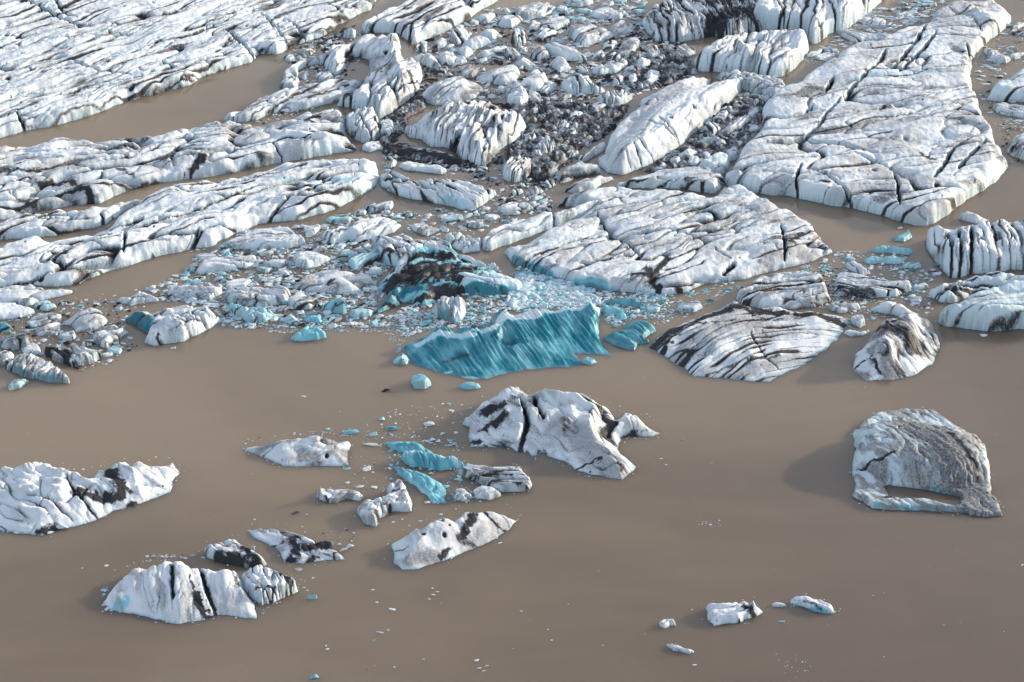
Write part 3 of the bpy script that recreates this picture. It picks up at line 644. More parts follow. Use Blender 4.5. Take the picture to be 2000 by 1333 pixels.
floe('iceberg', 'iceberg', 'big low fan shaped iceberg with fine curved grooves and black layers at its back', 'the fan shaped grooved iceberg',
     [(1268,680),(1283,652),(1312,632),(1372,607),(1428,588),(1470,596),(1530,600),(1590,602),(1640,610),(1664,620),(1652,640),(1637,661),(1605,688),(1575,710),(1536,728),(1500,746),(1450,745),(1414,739),(1354,736),(1333,718),(1300,697)],
     h=23, w=26, wf=120, fz=15, dome=3, warp=0.45, grain=(1,-0.24), bend=0.0011, W=40, asp=6, amp=3, crk=3, cw=0.04, ash=0.75, film=0.42, saw=4, sawW=9.5, lines=0.9, lw=9, bands=0.45, smear=0.5, cliff=0.12, cross=0.15,
     feats=[('ash',[(1275,665),(1310,645),(1400,612),(1440,602),(1520,614)],11,1.0),('ash',[(1285,682),(1315,655),(1350,640)],5,0.85),('ash',[(1450,600),(1470,615),(1600,614),(1655,624)],9,1.0),('ash',[(1345,640),(1440,632),(1530,628)],3,0.7),('crack',[(1465,655),(1490,690),(1530,715)],6,2.5,0.7),('ash',[(1315,700),(1335,680)],4,0.7),('ash',[(1380,720),(1440,705),(1520,692)],3,0.6)])
floe('ice_floe', 'ice floe', 'cluster of long layered ice ribs behind the fan shaped grooved iceberg', 'the layered ribs',
     [(1436,578),(1470,550),(1500,535),(1555,528),(1600,537),(1614,560),(1622,590),(1590,602),(1540,604),(1490,602),(1450,596)], h=20, w=14, grain=(1,-0.14), W=14, asp=8, amp=5, crk=7, ash=1.0, film=0.5, ash0=0.12, saw=6, sawW=13, bands=0.5)
floe('ice_floe', 'ice floe', 'straight plank of layered ice pointing right beside the layered ribs', 'the layered plank',
     [(1626,568),(1632,544),(1644,535),(1674,536),(1700,545),(1779,547),(1778,568),(1750,580),(1692,583),(1635,577)], h=15, w=8, grain=(1,0.05), W=12, asp=9, amp=4, crk=5, ash=0.8, film=0.45, saw=4, sawW=11, feats=[('crack',[(1735,565),(1742,582)],8,3,0.9)])
floe('ice_floe', 'ice floe', 'short grey ice strip between the layered plank and the dirty round iceberg', 'the short grey strip',
     [(1612,600),(1645,593),(1674,590),(1681,604),(1642,612)], h=10, w=7, grain=(1,-0.1), W=10, asp=5, amp=3, crk=3, saw=2, sawW=8, film=0.5)
floe('iceberg', 'iceberg', 'round dirty grey and white iceberg alone left of the bluish walled one', 'the round dirty iceberg',
     [(1667,724),(1668,694),(1683,676),(1704,649),(1725,628),(1755,613),(1794,607),(1815,622),(1833,652),(1837,679),(1820,712),(1788,731),(1761,743),(1720,744),(1686,743)],
     h=32, w=46, wf=90, dome=4, fz=22, grain=(0.8,0.6), W=24, asp=2.0, amp=6, crk=4, ash=0.6, film=0.9, smear=1.0, lines=0.15, cliff=0.25,
     feats=[('film',[(1710,660),(1760,650),(1800,680)],26,1.0),('ash',[(1735,655),(1765,662),(1800,690)],18,0.75),('film',[(1720,690),(1760,730)],16,0.9),('ash',[(1765,720),(1785,733)],6,0.95),('ash',[(1735,645),(1750,640)],7,0.8),('ash',[(1820,640),(1832,655)],4,0.9),('ash',[(1672,698),(1700,695),(1718,712)],3,0.8),('mound',[(1735,690),(1775,680)],13,110),('white',[(1770,700),(1810,690)],16,0.8)])
floe('iceberg', 'iceberg', 'smooth low white hump tucked behind the round dirty iceberg', 'the smooth low hump',
     [(1697,607),(1713,595),(1734,589),(1764,591),(1782,603),(1798,616),(1780,626),(1746,615)], h=18, w=16, W=22, amp=4, crk=5, film=0.25, feats=[('crack',[(1750,612),(1770,617),(1792,614)],8,3,0.8)])
# ------------------------------------------------------------------ the blue bergs
floe('iceberg', 'iceberg', 'large deep turquoise iceberg with slanting white ribs and a snowy top edge', 'the turquoise ribbed iceberg',
     [(788,676),(800,658),(830,645),(860,640),(920,647),(960,640),(962,612),(1010,611),(1080,607),(1130,601),(1162,596),(1173,606),(1169,630),(1169,649),(1180,670),(1198,697),(1165,694),(1120,690),(1139,712),(1114,717),(1051,721),(1000,727),(950,741),(920,742),(875,733),(830,720),(806,712),(794,694)],
     h=28, w=24, wf=170, fz=20, dome=4, warp=0.25, groove=2.2, grain=(0.70,0.71), W=22, asp=7, amp=1.5, crk=1, cw=0.05, ash=0.12, film=0.04, blue=1.0, smear=0, saw=3.2, sawW=10, lines=0.35, lw=8, step=1.25, cliff=0.16, tilt=(0,0.5), parts=(('snow_crust','white',0.5),),
     feats=[('ridge',[(815,668),(850,655),(890,655),(930,668)],9,70),('ridge',[(830,652),(880,650),(930,660),(1000,650),(1080,625),(1160,605)],4,40),('white',[(815,655),(860,647),(925,655)],8,0.8,27),('white',[(925,655),(965,652)],7,0.75,19),('white',[(965,650),(980,628),(1040,620),(1120,610),(1163,602)],13,0.95,15),('white',[(965,635),(1000,632),(1050,628)],11,0.95,14),('white',[(862,724),(880,720)],5,0.5,8),('white',[(905,733),(930,735)],5,0.5,5),
            ('pit',(990,660),14,20,0.0),('crack',[(1110,640),(1140,665),(1190,695)],5,3,0.0),('ash',[(865,692),(900,686),(925,690)],5,0.45),('film',[(980,640),(1020,690),(1040,715)],5,0.35),('blue',[(965,660),(1025,662)],10,1.0)])
floe('iceberg', 'iceberg', 'small turquoise iceberg with fine ribs just right of the large ribbed one', 'the small turquoise iceberg',
     [(1175,660),(1190,645),(1215,640),(1222,628),(1250,619),(1272,630),(1281,647),(1268,655),(1258,662),(1268,670),(1245,673),(1240,685),(1210,679),(1185,668)], h=17, w=22, grain=(0.9,0.35), W=14, asp=6, amp=4, crk=4, ash=0.15, film=0.15, blue=0.9, saw=3, sawW=11)
floe('iceberg', 'iceberg', 'jagged iceberg with black ash face and turquoise foot in the middle of the brash', 'the black and turquoise iceberg',
     [(725,610),(742,590),(762,576),(742,566),(735,555),(748,535),(770,516),(790,500),(820,494),(850,490),(880,496),(920,508),(960,518),(985,540),(975,560),(940,578),(900,573),(880,582),(830,596),(790,592),(770,600),(738,613)],
     h=29, w=40, dome=8, grain=(1,-0.2), W=20, asp=3, amp=8, crk=8, ash=1.0, film=0.15, facet=4, smear=0.9, blue=0.5, cliff=0.15, parts=(('ash_face','ash',0.55),('turquoise_foot','blue',0.62)),
     feats=[('ridge',[(780,520),(830,500),(880,505)],12,24),('ash',[(790,542),(830,537),(880,532),(930,547)],34,1.2),('ash',[(845,500),(860,492)],7,1.0),('ash',[(770,530),(820,512),(880,510)],7,0.9),('ash',[(850,560),(900,560)],16,0.85),
            ('blue',[(735,568),(755,560),(770,550)],10,0.9),('blue',[(730,605),(770,585),(800,575),(860,580)],13,1.0,4),('blue',[(790,580),(880,572),(960,572)],10,1.0,4),('white',[(765,535),(790,520)],7,0.8)])
floe('iceberg', 'iceberg', 'lumpy white crest of ice rising behind the black and turquoise iceberg', 'the lumpy white crest',
     [(724,472),(745,462),(770,464),(790,458),(810,466),(840,468),(875,472),(890,490),(920,500),(965,512),(1000,524),(990,534),(940,528),(900,520),(860,505),(835,500),(810,510),(780,522),(755,518),(742,502),(726,486)],
     h=26, w=14, grain=(1,0.3), W=20, asp=2.2, amp=8, crk=9, ash=0.85, film=0.2, feats=[('ash',[(745,485),(780,498),(840,486)],7,0.8),('blue',[(730,480),(745,500)],12,0.5),('ash',[(880,500),(930,515)],6,0.5),('blue',[(875,480),(895,500)],8,0.35)])
floe('ice_block', 'ice block', 'smooth white and pale blue block leaning on the right of the black iceberg', 'the smooth leaning block',
     [(872,540),(885,532),(920,527),(980,530),(1018,542),(1028,553),(1012,570),(975,576),(930,579),(900,572),(885,560)], h=28, w=22, grain=(1,0.1), W=36, amp=3, crk=4, ash=0.3, film=0.08, blue=0.15, cliff=0.3, parts=(('turquoise_foot','blue',0.5),), feats=[('blue',[(900,572),(960,576),(1010,570)],7,0.95,2),('crack',[(955,535),(975,570)],4,2,0.2)])
floe('ice_block', 'ice block', 'upright pinkish white peak with a blue front in the brash behind the turquoise iceberg', 'the pinkish peak',
     [(828,605),(845,595),(870,580),(896,571),(911,590),(908,616),(902,628),(881,631),(858,622)], h=26, w=20, grain=(0.3,1), W=12, asp=3, amp=4, crk=5, ash=0.2, film=0.55, blue=0.1, cliff=0.3, saw=3, sawW=9, parts=(('blue_face','blue',0.45),), feats=[('blue',[(856,612),(880,622)],12,0.75,12),('ridge',[(895,585),(905,610)],8,10)])

floe('slush_patch', 'slush', 'patch of white crushed ice packed under the turquoise edge of the wide slab', 'the white slush patch',
     [(1000,545),(1015,530),(1050,548),(1090,556),(1140,568),(1180,580),(1176,594),(1140,597),(1100,602),(1050,600),(1010,604),(985,592),(990,570)], h=2.6, w=4, W=14, asp=1.3, amp=4, crk=4, cw=0.25, ash=0.1, lines=0, groove=0.5, film=0.25, blue=0.15, ragged=16, step=1.1)

for lab, ref, pts, hh in [
    ('wide field of black ash stained ice rubble right of the swirly striped iceberg', 'the wide black rubble', [(945,196),(1010,204),(1060,192),(1120,200),(1180,208),(1226,208),(1200,245),(1170,270),(1130,292),(1100,322),(1060,352),(1000,322),(965,312),(1005,282),(1032,250),(1020,225),(985,206)], 7),
    ('strip of black ice rubble under the sunlit end of the knobbly hummock', 'the black rubble strip', [(742,238),(790,206),(820,180),(835,172),(846,186),(825,212),(798,232),(785,258),(772,276),(750,286),(738,276)], 7),
    ('dark rubble packed in the lead between the whaleback and the huge slab', 'the dark rubble in the lead', [(1255,335),(1300,310),(1340,282),(1380,250),(1420,215),(1455,185),(1485,185),(1490,215),(1480,250),(1450,285),(1420,312),(1380,330),(1320,338)], 5),
    ('dirty rubble behind the whaleback and before the bright angular iceberg', 'the dirty rubble behind the whaleback', [(1215,112),(1250,90),(1300,88),(1345,112),(1365,142),(1330,152),(1280,172),(1240,178),(1215,160),(1225,130)], 5)]:
    o = floe('ice_rubble', 'ice rubble', lab, ref, pts, h=hh, w=5, W=11, asp=1.2, amp=9, crk=1, cw=0.1, ash=0.9, ash0=0.62, lines=0, film=1.0, bands=0.55, ragged=9, seed=len(pts) + 60)
    o['kind'] = 'stuff'

floe('ice_block', 'ice block', 'low row of rounded pale blocks bridging the bright angular iceberg and the whaleback', 'the bridging block row',
     [(1395,152),(1420,142),(1455,140),(1500,150),(1530,160),(1538,180),(1515,192),(1480,186),(1455,176),(1425,166)], h=20, w=9, W=14, asp=1.4, amp=7, crk=8, film=0.45, ash=0.6)
LINES, CLIFF = 0.35, 0.10
# ------------------------------------------------------------------ the drifting bergs in the open water
floe('iceberg', 'iceberg', 'craggy black and white iceberg with a pointed right arm alone in mid water', 'the craggy two armed iceberg',
     [(904,822),(925,795),(949,776),(979,755),(1015,752),(1030,767),(1042,761),(1069,758),(1105,766),(1135,769),(1165,781),(1189,787),(1205,806),(1222,791),(1246,808),(1270,822),(1290,840),(1276,853),(1245,853),(1213,857),(1207,867),(1225,882),(1243,909),(1230,925),(1216,937),(1168,930),(1126,918),(1105,902),(1072,894),(1052,880),(1046,900),(1030,880),(1015,884),(991,873),(955,873),(919,873),(916,852),(917,835)],
     h=36, w=22, wf=110, dome=10, fz=26, grain=(0.85,0.5), W=26, asp=2.6, amp=8, crk=8, ash=0.55, film=0.35, bands=0.15,
     feats=[('crack',[(1015,772),(1024,800),(1030,825),(1016,850),(1018,868)],24,7,1.0),('crack',[(1042,775),(1052,800),(1062,820)],18,6,0.95),('ash',[(945,800),(985,800)],11,0.9),('ash',[(945,825),(970,820),(985,815)],11,0.95),('ash',[(925,840),(940,843)],8,0.8),('ridge',[(940,830),(985,815),(1015,830),(1005,860)],12,16),
            ('ridge',[(985,780),(1010,790),(1020,815)],12,14),('ridge',[(1060,775),(1120,785),(1160,800),(1150,840)],16,26),('ridge',[(1205,812),(1225,802),(1270,835)],22,22),('ridge',[(1070,850),(1110,830),(1160,850),(1210,905)],8,26),
            ('ash',[(1185,808),(1195,818),(1180,835)],11,1.0),('crack',[(1160,848),(1185,835),(1205,815)],14,5,0.9),('film',[(1090,830),(1130,850),(1180,890),(1220,910)],30,0.75),('ash',[(1100,820),(1105,845)],8,0.5),('ash',[(1220,830),(1235,825)],8,0.7),('ash',[(1135,775),(1180,795)],5,0.8),('ash',[(1205,892),(1215,900)],4,0.8),('ash',[(1125,892),(1175,885)],3,0.8),('white',[(1100,785),(1150,800)],14,0.7)])
floe('iceberg', 'iceberg', 'flat greyish white iceberg with one small black hole left of the blue cluster', 'the flat greyish iceberg',
     [(474,871),(500,861),(550,857),(594,850),(634,851),(684,856),(680,885),(681,909),(634,911),(555,911),(526,898),(492,884)],
     h=22, w=14, wf=70, grain=(1,-0.15), W=22, asp=3, amp=7, crk=7, ash=0.45, film=0.6, feats=[('pit',(638,884),8,6,1.0),('film',[(640,860),(675,890)],16,0.8),('ridge',[(520,870),(590,860),(635,858)],6,14),('ash',[(560,900),(660,902)],3,0.5)])
floe('iceberg', 'iceberg', 'topmost blue fragment of the turquoise cluster in open water', 'the topmost blue fragment of the cluster',
     [(750,864),(765,857),(792,855),(818,861),(850,880),(885,890),(880,897),(850,895),(815,891),(790,886),(765,878)], h=13, w=14, W=12, asp=2, amp=7, crk=5, facet=5, ash=0.05, film=0.05, blue=0.72, grain=(0.9,0.4), feats=[('white',[(765,860),(815,862)],3,0.6)])
floe('iceberg', 'iceberg', 'middle blue fragment of the turquoise cluster, scalloped with white tips', 'the scalloped blue fragment',
     [(783,897),(785,885),(805,879),(830,881),(860,884),(885,893),(912,905),(905,915),(885,914),(860,921),(820,913),(790,907)], h=18, w=14, W=12, asp=1.6, amp=8, crk=6, ash=0.05, film=0.05, blue=0.78, grain=(0.5,0.9), feats=[('white',[(790,885),(830,884),(870,890),(905,905)],4,0.7)])
floe('iceberg', 'iceberg', 'lowest blue fragment of the turquoise cluster, tapering towards the right front', 'the tapering blue fragment',
     [(768,912),(778,906),(800,910),(822,917),(842,928),(862,938),(872,955),(870,982),(845,984),(830,966),(805,946),(780,929)], h=12, w=14, W=12, asp=2.2, amp=6, crk=5, facet=5, ash=0.1, film=0.1, blue=0.68, grain=(0.75,0.65), feats=[('white',[(800,930),(835,965)],4,0.4)])
floe('iceberg', 'iceberg', 'layered grey ice wedge with black streaks right of the blue cluster', 'the streaked wedge',
     [(895,926),(916,911),(949,914),(1000,910),(1018,917),(1039,944),(1033,960),(979,961),(950,951),(925,939)], h=13, w=8, grain=(1,0.12), W=18, asp=8, amp=3, crk=2, ash=0.7, film=0.5, saw=3, sawW=9, lines=0.8, lw=8, bands=0.5, smear=0.3, cliff=0.5, seed=412, feats=[('ash',[(905,934),(950,928),(1020,930)],4,0.95),('ash',[(925,944),(980,942),(1036,948)],4,0.9),('ash',[(905,920),(950,922)],3,0.6)])
floe('ice_floe', 'ice floe', 'small pinkish white floe touching the streaked wedge from below', 'the small pinkish floe',
     [(924,955),(940,948),(965,951),(978,968),(955,977),(926,973)], h=9, w=7, W=12, amp=3, crk=3, film=0.4)
floe('ice_floe', 'ice floe', 'small ragged floe between the tapering blue fragment and the pinkish floe', 'the small ragged floe',
     [(882,966),(893,954),(910,959),(923,974),(905,979),(886,974)], h=10, w=6, W=10, amp=4, crk=4, film=0.35, blue=0.1)
floe('iceberg', 'iceberg', 'long whitish iceberg with a black blotch and rounded right end in front', 'the long blotched iceberg',
     [(763,1046),(790,1035),(815,1029),(845,1020),(880,1008),(915,994),(950,987),(985,989),(1008,999),(1014,1012),(1000,1029),(975,1048),(955,1060),(920,1073),(880,1091),(850,1101),(815,1112),(785,1113),(770,1101),(768,1078),(763,1060)],
     h=36, w=20, wf=110, dome=4, fz=18, grain=(0.7,0.7), W=32, asp=2.5, amp=5, crk=4, cw=0.05, ash=0.5, film=0.35, lines=0.12,
     feats=[('ash',[(900,1045),(915,1025),(925,1008)],10,0.9),('ash',[(905,1050),(930,1050)],7,0.6),('ash',[(860,1075),(878,1062)],5,0.8),('ash',[(895,1075),(905,1065)],4,0.7),('film',[(800,1085),(850,1075)],18,0.9),('film',[(930,1050),(980,1010)],26,0.7),('ash',[(945,998),(965,1015),(990,1020)],3,0.8),('pit',(828,1048),5,5,0.8),('pit',(868,1048),5,6,0.9),('pit',(878,1033),4,4,0.8),('pit',(852,1085),5,6,0.8),('crack',[(770,1060),(785,1064),(800,1060)],8,4,0.6),('ridge',[(790,1045),(860,1025),(915,1003)],6,14)])
floe('iceberg', 'iceberg', 'ragged black streaked iceberg with a tail to the right near the lower left', 'the ragged tailed iceberg',
     [(483,1036),(497,1023),(529,1022),(563,1031),(597,1041),(628,1052),(652,1055),(657,1070),(673,1087),(665,1095),(634,1095),(597,1100),(576,1101),(555,1098),(547,1079),(526,1063),(497,1053)],
     h=22, w=12, wf=70, grain=(0.9,0.4), W=20, asp=2.5, amp=6, crk=5, ash=0.8, film=0.5, feats=[('ash',[(570,1045),(580,1065),(560,1090)],10,0.85),('ash',[(598,1065),(640,1058),(652,1060)],12,1.0),('ash',[(600,1090),(610,1080)],10,0.9),('ash',[(650,1085),(672,1092)],6,1.0),('white',[(622,1082),(648,1082)],10,0.95),('white',[(500,1035),(540,1045)],14,0.6)])
floe('iceberg', 'iceberg', 'dark ash capped ice hump behind the large ribbed iceberg at lower left', 'the dark ash capped hump',
     [(401,1066),(435,1053),(459,1047),(477,1062),(502,1080),(522,1100),(505,1112),(470,1108),(440,1102),(420,1097),(404,1087)],
     h=22, w=16, grain=(0.9,0.45), W=16, asp=3, amp=5, crk=6, ash=0.9, film=0.6, bands=0.4, parts=(('ash_cap','ash',0.55),), feats=[('ash',[(415,1085),(450,1085),(500,1100)],15,1.0),('ash',[(475,1070),(510,1095)],7,0.95),('white',[(440,1058),(465,1055)],8,0.8),('white',[(404,1075),(425,1066)],6,0.7)])
floe('iceberg', 'iceberg', 'white iceberg end with a black edge joined to the right of the large ribbed iceberg', 'the black edged end',
     [(470,1120),(490,1108),(508,1103),(530,1108),(560,1122),(580,1140),(581,1155),(560,1166),(530,1178),(510,1184),(490,1168),(474,1145)], h=24, w=14, grain=(0.5,0.9), W=14, asp=2.5, amp=6, crk=7, ash=0.7, film=0.3, feats=[('ash',[(530,1110),(556,1125),(572,1148)],5,0.95),('ash',[(500,1150),(540,1150)],4,0.8)])
floe('iceberg', 'iceberg', 'large white iceberg with long rounded ribs and a black cleft at lower left', 'the large ribbed iceberg',
     [(201,1178),(210,1148),(237,1113),(270,1098),(315,1098),(336,1093),(360,1094),(387,1104),(430,1104),(462,1108),(472,1130),(480,1150),(495,1168),(501,1195),(500,1208),(470,1206),(430,1201),(400,1211),(350,1220),(310,1212),(270,1201),(240,1196),(215,1192)],
     h=38, w=24, wf=150, grain=(0.42,0.9), W=30, asp=5, amp=7, crk=6, cw=0.06, ash=0.4, lines=0.35, fz=22, film=0.35, tilt=(0,0.35),
     feats=[('crack',[(337,1105),(336,1140),(338,1165)],14,5,0.8),('crack',[(390,1108),(402,1140),(420,1180),(430,1198)],20,6,1.0),('ash',[(382,1155),(392,1175),(405,1185)],9,1.0),('ash',[(372,1130),(382,1155)],3,0.8),('blue',[(215,1180),(240,1160)],14,0.4),('ridge',[(300,1115),(320,1155),(345,1200)],4,18),('ash',[(455,1115),(465,1140)],5,0.5),('film',[(390,1195),(420,1195)],10,0.9)])
floe('iceberg', 'iceberg', 'crumpled white iceberg with black ash pockets at the lower left edge', 'the crumpled iceberg at the left edge',
     [(-90,945),(0,914),(50,907),(85,903),(120,911),(145,923),(172,927),(188,911),(210,916),(214,904),(240,897),(260,905),(310,900),(338,895),(350,924),(336,942),(336,962),(300,974),(262,990),(222,998),(190,1017),(130,1032),(80,1047),(20,1040),(0,1035),(-90,1055)],
     h=36, w=20, wf=100, grain=(0.9,0.3), W=32, asp=2.2, amp=11, crk=7, cw=0.06, ash=0.6, film=0.2, fz=22, smear=0.3,
     feats=[('ash',[(150,962),(190,965),(235,960)],11,1.0),('ash',[(215,930),(240,950)],14,0.9),('ash',[(252,968),(290,972)],9,1.0),('ash',[(75,1020),(110,1012)],9,0.85),('crack',[(130,935),(150,965),(200,1000)],12,4,0.85),('crack',[(55,970),(90,975),(140,1000)],9,4,0.6),('ridge',[(20,930),(80,918),(125,930)],10,16),('ridge',[(225,912),(260,925),(280,960)],12,15),('ridge',[(270,910),(340,905)],9,12),('ridge',[(150,935),(200,955)],8,11),('ridge',[(40,990),(120,1000),(200,1000)],8,14),('ridge',[(60,960),(120,965)],8,12),('ash',[(130,930),(148,925)],4,0.8),('white',[(255,945),(330,958)],9,0.8)])
floe('iceberg', 'iceberg', 'small crumpled grey and white iceberg just left of the tapering blue fragment', 'the small crumpled iceberg',
     [(697,998),(705,979),(734,972),(760,962),(757,951),(783,939),(797,955),(807,979),(804,1000),(765,1000),(739,1016),(734,1029),(713,1022),(705,1011)],
     h=20, w=12, W=14, asp=1.8, amp=7, crk=8, ash=0.6, film=0.5, feats=[('ash',[(755,985),(775,995),(790,1000)],6,0.8),('ash',[(765,958),(795,960)],4,0.7),('ash',[(735,1000),(742,1005)],6,0.7),('film',[(700,1000),(725,1025)],10,0.8),('white',[(745,975),(800,985)],7,0.6)])
sp = floe('iceberg', 'iceberg', 'small low grey iceberg with a tiny white knob on its left end', 'the knobbed grey iceberg',
     [(615,966),(622,955),(632,950),(652,957),(681,952),(704,961),(710,972),(702,978),(680,975),(663,980),(644,983),(621,975)], h=11, w=8, W=14, amp=4, crk=4, ash=0.5, film=0.85, feats=[('ridge',[(623,953),(624,955)],14,7),('white',[(622,950),(625,956)],6,0.9),('ash',[(636,970),(640,974)],3,0.8)])
floe('iceberg', 'iceberg', 'grey ash dusted iceberg with a brown meltwater pool inside its front ledge', 'the iceberg with the pool',
     [(1664,912),(1668,897),(1679,886),(1667,867),(1668,843),(1686,821),(1716,805),(1770,798),(1827,801),(1854,823),(1896,850),(1923,890),(1935,936),(1937,966),(1947,978),(1958,1008),(1920,1010),(1875,1001),(1824,998),(1765,997),(1704,993),(1665,969),(1671,945)],
     holes=[[(1722,953),(1735,948),(1760,951),(1800,957),(1845,964),(1876,972),(1880,984),(1862,993),(1835,985),(1800,979),(1760,977),(1738,973)]],
     h=9, w=7, grain=(0.75,0.65), W=22, asp=2.5, amp=2, crk=3, cw=0.08, ash=0.35, film=1.0, smear=0.6, blue=0.10, cliff=0.5, cross=0.2,
     fz=42, lines=0.2, feats=[('mound',[(1757,893),(1840,905)],40,100),('film',[(1780,822),(1840,860),(1880,905),(1915,960)],66,1.0),('film',[(1760,870),(1800,910)],30,0.8),('ash',[(1780,822),(1835,865),(1895,940)],60,0.36),('ash',[(1850,850),(1890,880),(1915,905)],6,0.8),('ash',[(1680,883),(1720,885),(1745,880)],3,0.95),('ash',[(1727,935),(1760,932),(1800,925)],4,0.8),('ash',[(1760,805),(1785,808)],7,0.6),
            ('blue',[(1750,950),(1820,955),(1880,965)],9,0.5,6),('blue',[(1710,988),(1780,994),(1850,996)],6,0.6,2),('ash',[(1710,981),(1800,975)],2,0.5),('white',[(1690,870),(1720,865)],20,0.5),('film',[(1680,945),(1710,960)],18,0.7)])
floe('iceberg', 'iceberg', 'tiny white iceberg with black ears on its right end in lower right water', 'the black eared little iceberg',
     [(1379,1188),(1384,1180),(1420,1177),(1440,1174),(1456,1172),(1464,1177),(1470,1168),(1479,1184),(1491,1195),(1480,1203),(1450,1212),(1445,1217),(1420,1218),(1395,1223),(1383,1212)], h=14, w=10, W=16, amp=5, crk=5, ash=0.4, film=0.2, feats=[('ash',[(1455,1185),(1480,1198)],9,0.9),('ash',[(1446,1208),(1452,1212)],5,0.9),('ridge',[(1470,1176),(1472,1180)],12,8),('ridge',[(1395,1188),(1440,1185)],4,10)])
floe('iceberg', 'iceberg', 'slim white sliver with turquoise waterline in lower right water', 'the slim turquoise edged sliver',
     [(1541,1172),(1550,1164),(1580,1167),(1605,1171),(1625,1182),(1628,1189),(1641,1194),(1615,1200),(1590,1194),(1565,1186),(1545,1181)], h=10, w=9, grain=(0.9,0.35), W=10, asp=4, amp=3, crk=3, ash=0.4, film=0.1, parts=(('turquoise_waterline','blue',0.4),), feats=[('blue',[(1545,1180),(1580,1191),(1620,1198)],5,0.7,2),('ash',[(1570,1175),(1605,1188)],3,0.6)])
floe('ice_floe', 'ice floe', 'small curled white lump left of the black eared little iceberg', 'the small curled lump',
     [(1285,1215),(1300,1208),(1318,1210),(1320,1222),(1308,1221),(1298,1228),(1288,1224)], h=8, w=5, W=10, amp=3, crk=3, film=0.1)
floe('ice_floe', 'ice floe', 'thin white splinter pointing right below the small curled lump', 'the thin white splinter',
     [(1304,1258),(1325,1262),(1354,1271),(1346,1277),(1315,1272)], h=6, w=4, grain=(0.9,0.3), W=6, asp=4, amp=2, crk=2, film=0.1)
floe('ice_floe', 'ice floe', 'tiny white chip between the black eared iceberg and the turquoise edged sliver', 'the tiny chip between them',
     [(1508,1180),(1515,1176),(1535,1181),(1525,1186),(1510,1185)], h=5, w=4, W=8, amp=1, crk=1, film=0.2)
# ------------------------------------------------------------------ floes of the left and middle brash
LINES, CLIFF = 0.9, 0.2

